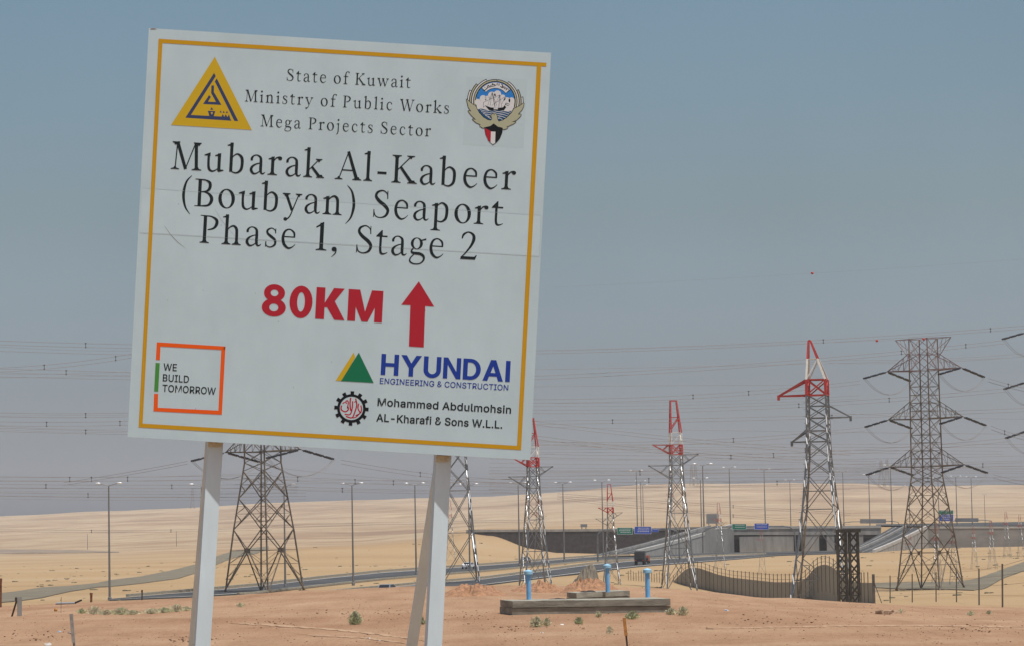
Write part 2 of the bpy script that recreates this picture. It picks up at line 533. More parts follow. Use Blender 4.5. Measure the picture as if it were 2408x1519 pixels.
def lines(tabs, span):
    m = MB()
    for t0, t1 in tabs:
        A = mid_tab(far_up if span is span_f else near_up, far_lo if span is span_f else near_lo, t0, span)
        B = mid_tab(far_up if span is span_f else near_up, far_lo if span is span_f else near_lo, t1, span)
        for (u0, a0), (u1, a1), (_, b0), (_, b1) in zip(A, A[1:], B, B[1:]):
            m.add([on_z(u0, b0, ZR + 0.15), on_z(u1, b1, ZR + 0.15), on_z(u1, a1, ZR + 0.15), on_z(u0, a0, ZR + 0.15)], [(0, 1, 2, 3)])
    tag(m.obj('road_marking', mk), kind='structure')
lines([(0.07, 0.10), (0.90, 0.93)], span_f)
lines([(0.07, 0.10), (0.90, 0.93)], span_n)
# sandy track surfaces of grey gravel draped on the desert
def drape(name, up, lo, material, dz=0.12, step=10):
    m = MB()
    u, ring = up[0][0], []
    while True:
        va, vb = ip(up, u), ip(lo, u)
        r = [hit(u, vb + (va - vb) * k / 5) for k in range(6)]
        ring.append([p + Vector((0, 0, dz)) for p in r])
        if u >= up[-1][0]: break
        u = min(u + step, up[-1][0])
    for r0, r1 in zip(ring, ring[1:]):
        for k in range(5):
            m.add([r0[k], r1[k], r1[k + 1], r0[k + 1]], [(0, 1, 2, 3)])
        m.add([r0[0], r1[0], r1[0] - Vector((0, 0, 0.5)), r0[0] - Vector((0, 0, 0.5))], [(3, 2, 1, 0)])
    return tag(m.obj(name, material), kind='structure')
drape('gravel_track', [(-60, 1403), (0, 1396), (50, 1390), (99, 1382), (165, 1378.5), (231, 1371), (258, 1365), (331, 1356), (397, 1343), (422, 1337), (460, 1327), (506, 1309), (530, 1301.5), (557, 1293), (598, 1288), (632, 1284)],
      [(-60, 1424), (0, 1418), (50, 1413), (99, 1406), (165, 1391), (231, 1381), (258, 1380), (331, 1372), (397, 1363.5), (422, 1360), (460, 1347.5), (506, 1329), (530, 1319), (557, 1310), (598, 1303), (632, 1290)], M['gravel'])
drape('gravel_track', [(2050, 1372), (2121, 1370), (2247, 1369), (2288, 1363.6), (2317, 1355), (2357, 1340), (2408, 1321.7), (2470, 1304)],
      [(2050, 1382), (2121, 1386), (2247, 1387), (2288, 1388.5), (2317, 1384.5), (2357, 1361), (2408, 1342.6), (2470, 1326)], M['gravel'])
drape('gravel_track', [(-60, 1291), (60, 1292), (160, 1293), (280, 1297)], [(-60, 1302), (60, 1301), (160, 1300), (280, 1299)], mat('dark scrub plain', (0.2, 0.155, 0.11), 0.95, 0, 0.3, 0.05))

TRK = mat('wheel packed pale sand', (0.355, 0.228, 0.138), 0.95, 0, 0.14, 2.5, 0.4, 8)
def track(pts, w):
    rr = random.Random(int(pts[0][0]))
    up, lo = [], []
    u = pts[0][0]
    while u <= pts[-1][0]:
        v = ip(pts, u); e = min(1, (u - pts[0][0]) / 60, (pts[-1][0] - u) / 60)
        k = w * (0.35 + 0.9 * rr.random()) * max(0.05, e)
        up.append((u, v - k / 2 + rr.random() * 0.6)); lo.append((u, v + k / 2 + rr.random() * 0.6))
        u += 9
    drape('tyre_track', up, lo, TRK, 0.012, 9)
track([(540, 1466), (640, 1470), (760, 1478), (880, 1490), (1000, 1507)], 4.0)
track([(700, 1492), (860, 1500), (980, 1516)], 3.0)
track([(1660, 1478), (1900, 1473), (2150, 1470), (2408, 1474)], 3.0)

def tagm(mb, name, label, cat, material, group=None):
    c = sum(mb.v, Vector()) / len(mb.v)
    z = min(p.z for p in mb.v)
    return tag(mb.obj(name, material, loc=(c.x, c.y, z)), label, cat, group)
def part(mb, name, material, root, smooth=False):
    return mb.obj(name, material, parent=root, loc=root.location, smooth=smooth)

def wall_between(m, tops, thick, zb):
    """vertical wall under a line of top points, thick backwards"""
    t = Vector((0, thick, 0))
    for a, b in zip(tops, tops[1:]):
        a0, b0 = Vector((a.x, a.y, zb)), Vector((b.x, b.y, zb))
        m.hexa([a0, b0, b0 + t, a0 + t, a, b, b + t, a + t])
ZB = -5.2
YW = 712.0
# dark stone embankment wall
tops = [P(u, v, YW) for u, v in ((1096, 1251), (1140, 1250), (1300, 1249.5), (1480, 1248), (1600, 1245), (1668, 1243.5))]
root = thing('embankment_wall', 'long dark stone embankment wall behind the sand bank and the ramp', 'wall', (P(1360, 1300, YW).x, YW, ZB))
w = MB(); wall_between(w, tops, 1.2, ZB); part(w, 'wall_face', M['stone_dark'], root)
part_m = MB()
for a, b in zip(tops, tops[1:]):
    z0 = Vector((0, -0.12, 0.01)); z1 = Vector((0, -0.12, 0.62)); t = Vector((0, 0.4, 0))
    part_m.hexa([a + z0, b + z0, b + z0 + t, a + z0 + t, a + z1, b + z1, b + z1 + t, a + z1 + t])
part(part_m, 'parapet', M['concrete'], root)

def ramp(name, label, nl, nr, fl, fr, mid_lines=True):
    root = thing(name, label, 'ramp', (nr.x, nr.y, ZB))
    m = MB(); n = 10
    L = [nl.lerp(fl, i / n) for i in range(n + 1)]
    Rr = [nr.lerp(fr, i / n) for i in range(n + 1)]
    for i in range(n + 1):
        s = i / n
        e = -0.5 * math.sin(math.pi * s) * 0.5
        L[i].z += e; Rr[i].z += e
    for i in range(n):
        m.add([L[i], Rr[i], Rr[i + 1], L[i + 1]], [(0, 1, 2, 3)])
    part(m, 'road_surface', M['asphalt'], root)
    m = MB()
    for a, b in zip(Rr, Rr[1:]):
        a0, b0 = Vector((a.x, a.y, ZB)), Vector((b.x, b.y, ZB))
        t = Vector((0.5, 0.1, 0))
        m.hexa([a0, a0 + t, b0 + t, b0, a, a + t, b + t, b])
    part(m, 'retaining_wall', M['concrete'], root)
    m = MB()
    for a, b in zip(Rr, Rr[1:]):
        o = Vector((-0.03, -0.06, 0.003)); t = Vector((0.6, 0.12, 0)); h = Vector((0, 0, 0.72))
        m.hexa([a + o, a + o + t, b + o + t, b + o, a + o + h, a + o + t + h, b + o + t + h, b + o + h])
    part(m, 'parapet', M['concrete_light'], root)
    m = MB()
    for fx, wd in ((0.12, 0.012), (0.34, 0.02), (0.62, 0.012), (0.86, 0.01)):
        for i in range(n):
            q = [L[i].lerp(Rr[i], fx - wd), L[i].lerp(Rr[i], fx + wd), L[i + 1].lerp(Rr[i + 1], fx + wd), L[i + 1].lerp(Rr[i + 1], fx - wd)]
            m.add([p + Vector((0, 0, 0.02)) for p in q], [(0, 1, 2, 3)])
    part(m, 'lane_line', M['concrete'], root)
    m = MB()
    fx = 0.4
    for i in range(n):
        a, b = L[i].lerp(Rr[i], fx), L[i + 1].lerp(Rr[i + 1], fx)
        m.bar(a + Vector((0, 0, 0.3)), b + Vector((0, 0, 0.3)), 0.3, 0.55)
    part(m, 'median_barrier', M['concrete'], root)
    return root
ramp('ramp', 'asphalt ramp with pale parapet climbing from the highway to the bridge', P(1392, 1305, 640), P(1496, 1300, 640), P(1640, 1239, 711), P(1716, 1238.5, 711))
ramp('ramp', 'asphalt ramp with pale parapet climbing right beyond the lattice frame', P(1985, 1296, 640), P(2052, 1299, 640), P(2098, 1238, 711), P(2178, 1241, 711))

# right-hand retaining wall
tops = [P(u, v, YW - 1) for u, v in ((2170, 1242), (2300, 1241.5), (2408, 1241.5), (2560, 1242))]
root = thing('retaining_wall', 'long grey retaining wall with stained foot behind the small red pylons', 'wall', (P(2330, 1290, YW).x, YW - 1, ZB))
w = MB(); wall_between(w, tops, 0.9, ZB)
part(w, 'wall_face', mat('stained concrete', (0.29, 0.27, 0.245), 0.92, 0, 0.2, 0.06, col2=(0.17, 0.165, 0.155), stretch=(1, 1, 3.0)), root)
part_m = MB()
for a, b in zip(tops, tops[1:]):
    z0 = Vector((0, -0.1, 0.01)); z1 = Vector((0, -0.1, 0.5)); t = Vector((0, 0.4, 0))
    part_m.hexa([a + z0, b + z0, b + z0 + t, a + z0 + t, a + z1, b + z1, b + z1 + t, a + z1 + t])
part(part_m, 'parapet', M['concrete_light'], root)
# road on the embankment behind it
m = MB()
for u0, u1 in zip(range(2060, 2560, 40), range(2100, 2600, 40)):
    q = []
    for u, Y in ((u0, 722), (u1, 722), (u1, 790), (u0, 790)):
        p = P(u, 1236, Y); q.append(Vector((p.x, Y, gz(p.x, Y) + 0.35)))
    m.poly(q)
tag(m.obj('embankment_road', M['asphalt']), kind='structure')

# bridge
YB = 690.0
root = thing('bridge', 'grey concrete road bridge with dark openings under its deck', 'bridge', (P(1880, 1297, YB).x, YB, ZB))
A, B = P(1718, 1243.5, YB), P(2072, 1240.5, YB)
A2, B2 = P(1718, 1257, YB), P(2072, 1256.5, YB)
t = Vector((0, 14, 0))
m = MB().hexa([A2, B2, B2 + t, A2 + t, A, B, B + t, A + t]); part(m, 'deck', M['concrete'], root)
m = MB(); o = Vector((0, -0.15, 0.002)); h = Vector((0, 0, 0.6)); tt = Vector((0, 0.35, 0))
m.hexa([A + o, B + o, B + o + tt, A + o + tt, A + o + h, B + o + h, B + o + h + tt, A + o + h + tt]); part(m, 'parapet', M['concrete_light'], root)
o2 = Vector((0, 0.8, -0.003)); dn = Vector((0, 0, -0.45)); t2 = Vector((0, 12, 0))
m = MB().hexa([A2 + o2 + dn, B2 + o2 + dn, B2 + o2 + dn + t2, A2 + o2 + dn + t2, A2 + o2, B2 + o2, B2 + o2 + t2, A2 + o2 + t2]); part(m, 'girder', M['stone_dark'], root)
for u0, u1, Yp in ((1640, 1726, 689), (1739, 1866, 690.1), (1885, 1926, 690.1), (1944, 1962, 690.1), (1972, 2030, 690.1)):
    a, b = P(u0, 1262, Yp), P(u1, 1262, Yp)
    top = P(1800, 1259.5, YB).z if u0 > 1700 else None
    m = MB()
    za = top if top is not None else P(u0, 1244, Yp).z
    m.hexa([(a.x, Yp, ZB), (b.x, Yp, ZB), (b.x, Yp + 1.2, ZB), (a.x, Yp + 1.2, ZB), (a.x, Yp, za - 0.01), (b.x, Yp, za - 0.01), (b.x, Yp + 1.2, za - 0.01), (a.x, Yp + 1.2, za - 0.01)])
    part(m, 'pier', M['concrete'], root)
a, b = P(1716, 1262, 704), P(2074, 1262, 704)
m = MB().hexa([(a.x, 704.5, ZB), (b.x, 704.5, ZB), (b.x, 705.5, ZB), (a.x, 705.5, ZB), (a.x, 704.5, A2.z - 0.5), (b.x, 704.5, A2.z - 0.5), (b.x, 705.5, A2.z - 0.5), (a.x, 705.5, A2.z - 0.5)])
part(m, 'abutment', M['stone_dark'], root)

# road barriers
def barrier(label, tab, us_, hgt, material):
    m = MB()
    pts = [on_z(u, ip(tab, u), ZR + 0.1) for u in us_]
    for a, b in zip(pts, pts[1:]):
        m.bar(a + Vector((0, 0, hgt / 2)), b + Vector((0, 0, hgt / 2)), 0.4, hgt)
    return tagm(m, 'road_barrier', label, 'barrier', material, 'barriers along the highway')
barrier('pale barrier along the near edge of the far carriageway', [(u, v + 1.5) for u, v in far_lo], [560, 600, 680, 752, 830, 900, 1000, 1140, 1250, 1386, 1480], 0.22, M['concrete_old'])
barrier('grey barrier along the sandy far edge of the far carriageway', [(u, v - 0.8) for u, v in far_up], [300, 380, 440, 520, 600, 680, 752, 830, 900, 1020, 1140, 1250, 1386, 1480], 0.32, M['concrete_old'])
barrier('grey barrier along the upper edge of the near carriageway', [(u, v - 1) for u, v in near_up], [760, 830, 900, 1000, 1140, 1250, 1386, 1500, 1663, 1800], 0.25, M['concrete_old'])

# ------------------------------------------------------------------ street lamps
def make_lamp():
    root = thing('street_lamp', 'x', 'street lamp')
    MB().lathe((0, 0, 0), [(0.22, 0), (0.22, 0.35), (0.14, 0.4), (0.075, 13.2)], 8).obj('pole', M['pole'], root)
    MB().tube([(-0.95, 0, 13.45), (-0.3, 0, 13.3), (0, 0, 13.2), (0.3, 0, 13.3), (0.95, 0, 13.45)], 0.05, 6).obj('bracket_arm', M['pole'], root)
    for s in (-1, 1):
        MB().ball((s * 1.25, 0, 13.5), 0.34, 10, (1, 0.5, 0.34)).obj('lamp_head', M['lamp_head'], root, smooth=True)
    return root
lamp0 = make_lamp()
LG = 'twin arm street lamps along the roads'
LAMPS = [  # u, top v, base v (None: stands on the upper road), label
    (258, 1135, 1411, 'twin arm street lamp standing alone on the sand left of the sign'),
    (477, 1137, 1399, 'twin arm street lamp half hidden by the left sign post'),
    (671, 1138, 1381, 'twin arm street lamp seen through the legs of the brown lattice tower'),
    (831, 1135, 1376, 'twin arm street lamp in clear sand midway between the sign posts'),
    (979, 1135, 1352, 'twin arm street lamp just left of the right sign post brace'),
    (1105, 1137, 1343, 'twin arm street lamp against the right leg of the grey pylon under the sign'),
    (1222, 1134, 1331, 'twin arm street lamp touching the left leg of the pylon beside the sign corner'),
    (1327, 1133, 1321, 'twin arm street lamp standing in front of the dark embankment wall'),
    (1419, 1128, 1311, 'twin arm street lamp beside the gantry left leg, behind the smallish red white pylon'),
    (1499, 1104.6, None, 'tallest of the three street lamps above the blue gantry sign'),
    (1508.5, 1129, None, 'middle lamp of the close trio above the blue gantry sign'),
    (1513.5, 1138, None, 'shortest lamp of the close trio above the blue gantry sign'),
    (1651, 1123, 1297, 'shorter of the two paired lamps beside the grey sign panel'),
    (1657, 1089, 1297, 'taller of the two paired lamps beside the grey sign panel'),
    (1718, 1097, None, 'street lamp rising behind the green sign over the bridge'),
    (1800, 1101.5, None, 'street lamp rising behind the blue sign over the bridge'),
    (1860, 1127, None, 'street lamp rising behind the gantry corner at the tall red white pylon'),
    (1985, 1106, None, 'street lamp just right of the tall red white pylon'),
    (2046, 1114, None, 'street lamp crossing the long grey sign panel left of the lattice tower'),
    (2098, 1091.6, None, 'street lamp at the left arm tip of the lattice tower'),
    (2140, 1140, None, 'street lamp seen through the left legs of the lattice tower'),
    (2209, 1122, None, 'street lamp at the left edge of the green and blue sign'),
    (2251, 1118, None, 'street lamp just right of the green and blue sign'),
    (2287, 1119.5, None, 'street lamp crossing the grey sign panel right of the lattice tower'),
    (2317, 1161, None, 'shortest street lamp, last on the right above the retaining wall'),
]
for i, (u, vt, vb, lb) in enumerate(LAMPS):
    if vb is None:
        Y = 724 + (i % 3) * 6
        p = at(u, Y, 1240)
        h = (hor(u) + (CAM.z - p.z) * F / Y - vt) * Y / F
    else:
        p = on_z(u, vb, ZR)
        h = (vb - vt) * p.y / F
    s = h / 13.6
    if i == 0:
        lamp0.location, lamp0.scale = p, (s,) * 3
        tag(lamp0, lb, None, LG)
    else:
        dup(lamp0, p, (i * 0.37) % 0.5 - 0.25, s, lb, LG)
def thin_pole(u, vt, vb, label):
    p = hit(u, vb, 300)
    h = (vb - vt) * p.y / F
    tagm(MB().lathe(p, [(0.12, -0.5), (0.08, h)], 6), 'utility_pole', label, 'pole', M['pole'], 'thin poles on the far plain')
thin_pole(206, 1255, 1291, 'short thin pole on the far plain left of the lone lamp')
thin_pole(415, 1248, 1284, 'thin pole on the far plain just left of the left sign post')

# ------------------------------------------------------------------ road signs and gantries
def panel(root, u0, v0, u1, v1, Y, material, rows_=3):
    a, b, c, d = P(u0, v1, Y), P(u1, v1, Y), P(u1, v0, Y), P(u0, v0, Y)
    t = Vector((0, 0.15, 0))
    o = part(MB().hexa([a, b, b + t, a + t, d, c, c + t, d + t]), 'sign_panel', material, root)
    if rows_:
        m = MB()
        bw = (v1 - v0)
        def q(x0, y0, x1, y1, k=0.012):
            m.poly([P(u0 + (u1 - u0) * x0, v0 + bw * y1, Y - k), P(u0 + (u1 - u0) * x1, v0 + bw * y1, Y - k), P(u0 + (u1 - u0) * x1, v0 + bw * y0, Y - k), P(u0 + (u1 - u0) * x0, v0 + bw * y0, Y - k)])
        q(0.0, 0.0, 1, 0.035); q(0, 0.965, 1, 1); q(0, 0.035, 0.016, 0.965); q(0.984, 0.035, 1, 0.965)
        rr = random.Random(int(u0))
        for k in range(rows_):
            x = 0.12 + 0.1 * rr.random()
            yy = 0.18 + 0.7 * k / rows_
            while x < 0.84:
                w_ = 0.03 + 0.05 * rr.random()
                q(x, yy, min(x + w_, 0.88), yy + 0.085)
                x += w_ + 0.022
        o2 = m.obj('sign_border', M['sign_white'], parent=o, loc=root.location)
    return o
def gantry(label, pts, Y, signs, r=0.16):
    p0 = P(*pts[0], Y)
    root = thing('sign_gantry', label, 'gantry', (p0.x, Y, p0.z), 0, 'overhead sign gantries')
    part(MB().tube([P(u, v, Y + 0.35) for u, v in pts], r, 8), 'gantry_frame', M['galv'], root)
    for s in signs:
        panel(root, *s[:4], Y, s[4], s[5])
    return root
gantry('curved steel gantry carrying a green and two blue signs above the red truck',
       [(1406, 1322), (1405, 1262), (1407, 1254), (1413, 1249), (1422, 1246), (1440, 1245), (1560, 1243), (1580, 1244.5), (1590, 1248), (1596, 1256), (1598, 1316)], 556,
       [(1451, 1239.5, 1488, 1255.5, M['sign_green'], 3), (1492, 1237, 1531.5, 1254.5, M['sign_blue'], 3), (1533.5, 1243, 1549, 1250, M['sign_blue'], 1)])
gantry('curved steel gantry carrying one green and one blue sign before the bridge',
       [(1653, 1300), (1652, 1252), (1658, 1247), (1670, 1240.5), (1680, 1238), (1760, 1237.3), (1840, 1236.5), (1856, 1238), (1864, 1243), (1869, 1252), (1872, 1307)], 622,
       [(1721.5, 1231, 1755, 1244.5, M['sign_green'], 2), (1774, 1229.5, 1808, 1244.3, M['sign_blue'], 2)])
gantry('low grey gantry with a long sign panel seen from behind, left of the lattice tower',
       [(1983, 1237), (1983, 1230), (1990, 1227), (2005, 1226), (2060, 1225), (2100, 1225), (2112, 1227), (2116, 1236)], 730,
       [(2022.5, 1219.5, 2083.5, 1230, M['sign_grey'], 0)], 0.1)
gantry('low grey gantry with a sign panel seen from behind, right of the lattice tower',
       [(2240, 1234), (2240, 1226), (2246, 1223), (2310, 1222), (2330, 1224), (2334, 1234)], 732,
       [(2246, 1217.5, 2301, 1226.5, M['sign_grey'], 0)], 0.1)
def board(name, label, u0, v0, u1, v1, Y, mats, vb, legs=2):
    p = P((u0 + u1) / 2, vb, Y)
    root = thing(name, label, 'road sign', (p.x, Y, p.z))
    if len(mats) == 2:
        vm = v0 + (v1 - v0) * 0.36
        panel(root, u0, v0, u1, vm - 0.15, Y, mats[0], 1)
        panel(root, u0, vm, u1, v1, Y, mats[1], 3)
    else:
        panel(root, u0, v0, u1, v1, Y, mats[0], 0)
    for k in range(legs):
        u = u0 + (u1 - u0) * (0.5 if legs == 1 else 0.2 + 0.6 * k)
        part(MB().bar(P(u, vb + 6, Y + 0.3), P(u, v0 + 1, Y + 0.3), 0.22), 'leg', M['galv'], root)
    return root
board('road_sign', 'large square road sign, green above and blue below, on the upper road', 2208, 1199, 2242, 1225, 728, [M['sign_green'], M['sign_blue']], 1234)
board('road_sign', 'grey square sign panel seen from behind beside two paired lamps', 1661, 1207.5, 1690, 1230.5, 724, [M['sign_grey']], 1242)
board('road_sign', 'small grey sign on two legs above the dark embankment wall', 1365, 1231.5, 1381, 1238.8, 722, [M['sign_grey']], 1247)
# ------------------------------------------------------------------ lattice towers
def corners(hs, z, cx=0.0):
    hx, hy = hs if isinstance(hs, tuple) else (hs, hs)
    return [Vector((cx - hx, -hy, z)), Vector((cx + hx, -hy, z)), Vector((cx + hx, hy, z)), Vector((cx - hx, hy, z))]
def prof(levels, z):
    for (z0, h0), (z1, h1) in zip(levels, levels[1:]):
        if z <= z1 + 1e-6:
            return h0 + (h1 - h0) * (z - z0) / (z1 - z0)
    return levels[-1][1]
def cage(m, zs, half, leg, brace, horiz=(), xbrace=True, single=False):
    for z0, z1 in zip(zs, zs[1:]):
        c0, c1 = corners(half(z0), z0), corners(half(z1), z1)
        for k in range(4):
            m.bar(c0[k], c1[k], leg)
            a, b, c, d = c0[k], c0[(k + 1) % 4], c1[(k + 1) % 4], c1[k]
            if xbrace:
                m.bar(a, c, brace)
                if not single: m.bar(b, d, brace)
    for z in horiz:
        c = corners(half(z), z)
        for k in range(4):
            m.bar(c[k], c[(k + 1) % 4], brace)
    return m

# tall brown 400 kV tension tower
def make_tower():
    root = thing('lattice_tower', 'x', 'electricity pylon')
    LV = [(0, 3.19), (14.2, 1.42), (31.5, 1.30)]
    half = lambda z: prof(LV, z)
    m = MB()
    c0, c4, c7 = corners(half(0), 0), corners(half(4.6), 4.6), corners(half(6.9), 6.9)
    for k in range(4):
        m.bar(c0[k] - Vector((0, 0, 1.5)), c7[k], 0.136)
        k2 = (k + 1) % 4
        mid = (c4[k] + c4[k2]) / 2
        for a in (c0[k], c0[k2]):
            m.bar(a, mid + (a - mid) * 0.06, 0.105)
        for a in (c7[k], c7[k2]):
            m.bar(a, mid, 0.093)
        m.bar(c4[k], c4[k2], 0.056)
        m.bar(mid - Vector((0, 0, 0.25)), mid + Vector((0, 0, 0.25)), 0.248)
        for z in (3.1, 1.5):
            cz = corners(half(z), z)
            for s, a0 in ((k, c0[k]), (k2, c0[k2])):
                q = a0 + (mid - a0) * (z / 4.6)
                m.bar(cz[s], q, 0.043)
                q2 = a0 + (mid - a0) * ((z + 1.4) / 4.6)
                m.bar(cz[s], q2, 0.037)
            if z == 3.1: m.bar(cz[k], cz[k2], 0.037)
        cz = corners(half(5.8), 5.8)
        for s in (k, k2):
            m.bar(cz[s], mid + (c7[s] - mid) * 0.5, 0.037)
    zs = [6.9, 10.3, 13.3]
    for z0, z1 in zip(zs, zs[1:]):
        a, b = corners(half(z0), z0), corners(half(z1), z1)
        for k in range(4):
            k2 = (k + 1) % 4
            m.bar(a[k], b[k], 0.124)
            m.bar(a[k], b[k2], 0.081)
            m.bar(a[k2], b[k], 0.081)
            zc = z0 + (z1 - z0) * 0.5
            cc = corners(half(zc), zc)
            for s, o in ((k, k2), (k2, k)):
                p = a[s].lerp(b[o], 0.27)
                q = b[s].lerp(a[o], 0.27)
                m.bar(p, corners(half(z0 + (z1 - z0) * 0.25), z0 + (z1 - z0) * 0.25)[s], 0.037)
                m.bar(q, corners(half(z0 + (z1 - z0) * 0.75), z0 + (z1 - z0) * 0.75)[s], 0.037)
                m.bar(cc[s], (cc[s] + cc[o]) / 2, 0.036)
                m.bar(p, cc[s], 0.052); m.bar(q, cc[s], 0.037)
    m.obj('leg_lattice', M['galv_dull'], root)
    m = MB()
    zs = [13.3, 14.2, 15.4, 17.4, 19.4, 21.4, 23.4, 25.45, 27.5]
    cage(m, zs, half, 0.125, 0.058, (15.4, 16.4, 17.4, 18.4, 19.4, 21.4, 22.4, 23.4, 24.4, 25.45))
    m.obj('body_lattice', M['galv_dull'], root)
    m = MB()
    cage(m, [27.5, 29.5, 31.5], half, 0.11, 0.055, (27.5, 29.5, 31.5))
    for s in (-1, 1):
        for sy in (-1, 1):
            m.bar((s * 1.3, sy * 1.3, 29.0), (s * 4.0, 0, 31.5), 0.062)
            m.bar((s * 1.3, sy * 1.3, 31.5), (s * 4.0, 0, 31.5), 0.062)
            m.bar((s * 2.3, sy * 0.8, 31.5), (s * 1.7, sy * 1.1, 29.5), 0.037)
            m.bar((s * 3.1, sy * 0.4, 31.5), (s * 2.6, sy * 0.7, 30.3), 0.037)
    m.obj('peak_lattice', M['red_faded'], root)
    for zi, z in enumerate((15.4, 21.4, 27.5)):
        m, ins, jl = MB(), MB(), MB()
        h, ht = half(z), half(z + 2.2)
        for s in (-1, 1):
            tip = Vector((s * 5.35, 0, z + 0.1))
            for sy in (-1, 1):
                a, b = Vector((s * h, sy * h, z)), Vector((s * ht, sy * ht, z + 2.2))
                m.bar(a, tip, 0.129); m.bar(b, tip, 0.074)
                for k in (0.25, 0.5, 0.75):
                    m.bar(a.lerp(tip, k), b.lerp(tip, k), 0.037)
                    m.bar(a.lerp(tip, k), b.lerp(tip, k - 0.25), 0.037)
            for k in (0.0, 0.33, 0.66):
                m.bar(Vector((s * h, -h, z)).lerp(tip, k), Vector((s * h, h, z)).lerp(tip, k), 0.050)
            ends = []
            for sy in (-1, 1):
                for off in (-0.13, 0.13):
                    a = tip + Vector((off, sy * 0.6, -0.12))
                    b = tip + Vector((off, sy * 5.6, -1.0))
                    pts, rad = [], []
                    for i in range(34):
                        pts.append(a.lerp(b, i / 33)); rad.append(0.125 if i % 2 else 0.085)
                        if i in (10, 11, 22, 23): rad[-1] = 0.035
                    ins.tube(pts, rad, 6)
                ins.bar(tip, tip + Vector((0, sy * 0.6, -0.12)), 0.06)
                ends.append(tip + Vector((0, sy * 5.8, -1.05)))
            jp = []
            for i in range(13):
                t = i / 12
                p = ends[0].lerp(ends[1], t); p.z -= 1.9 * (1 - (2 * t - 1) ** 2)
                jp.append(p)
            jl.tube(jp, 0.022, 4)
            jl.tube([p + Vector((0.3, 0, 0)) for p in jp], 0.022, 4)
        m.obj('cross_arm', M['red_faded'] if zi == 2 else M['galv_dull'], root)
        ins.obj('insulator_string', M['insulator'], root)
        jl.obj('jumper_wire', M['wire'], root)
    return root
TG = 'brown lattice transmission towers'
tw = make_tower()
T1 = hit(622, 1392, 280); T2 = hit(2188, 1386, 300)
s2 = 588 * T2.y / F / 31.5
s1 = s2 * 1.143 * T1.y / T2.y
tw.location, tw.rotation_euler, tw.scale = T2, (0, 0, R(-38)), (s2,) * 3
tag(tw, 'whole brown lattice tower with three pairs of dark insulator arms on the right', None, TG)
tw1 = dup(tw, T1, R(-35), s1, 'brown lattice tower whose top is hidden behind the sign board', TG)
T3p = P(2519, 1304, 533)
T3 = Vector((T3p.x, T3p.y, gz(T3p.x, T3p.y)))
tw3 = dup(tw, T3, R(-38), 115.0 * T3.y / F / 6.0, 'lattice tower mostly outside the frame, only its left insulators showing at the right edge', TG)

# red and white double circuit pylons
def glint_plates(root, half, z1, size, seed):  # added pale plates that stand for sun glints along the legs
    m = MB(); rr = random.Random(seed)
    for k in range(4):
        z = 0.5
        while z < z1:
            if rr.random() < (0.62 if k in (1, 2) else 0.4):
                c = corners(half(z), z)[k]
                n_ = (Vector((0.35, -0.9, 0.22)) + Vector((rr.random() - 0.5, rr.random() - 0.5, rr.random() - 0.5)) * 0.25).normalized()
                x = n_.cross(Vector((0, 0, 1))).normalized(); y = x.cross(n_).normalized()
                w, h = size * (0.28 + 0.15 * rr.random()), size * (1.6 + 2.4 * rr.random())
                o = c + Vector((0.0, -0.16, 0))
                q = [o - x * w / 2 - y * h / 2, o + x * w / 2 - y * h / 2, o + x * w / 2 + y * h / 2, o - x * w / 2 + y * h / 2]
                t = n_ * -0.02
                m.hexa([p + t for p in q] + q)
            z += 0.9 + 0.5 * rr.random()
    m.obj('glint_plate', M['glint_paint'], root)
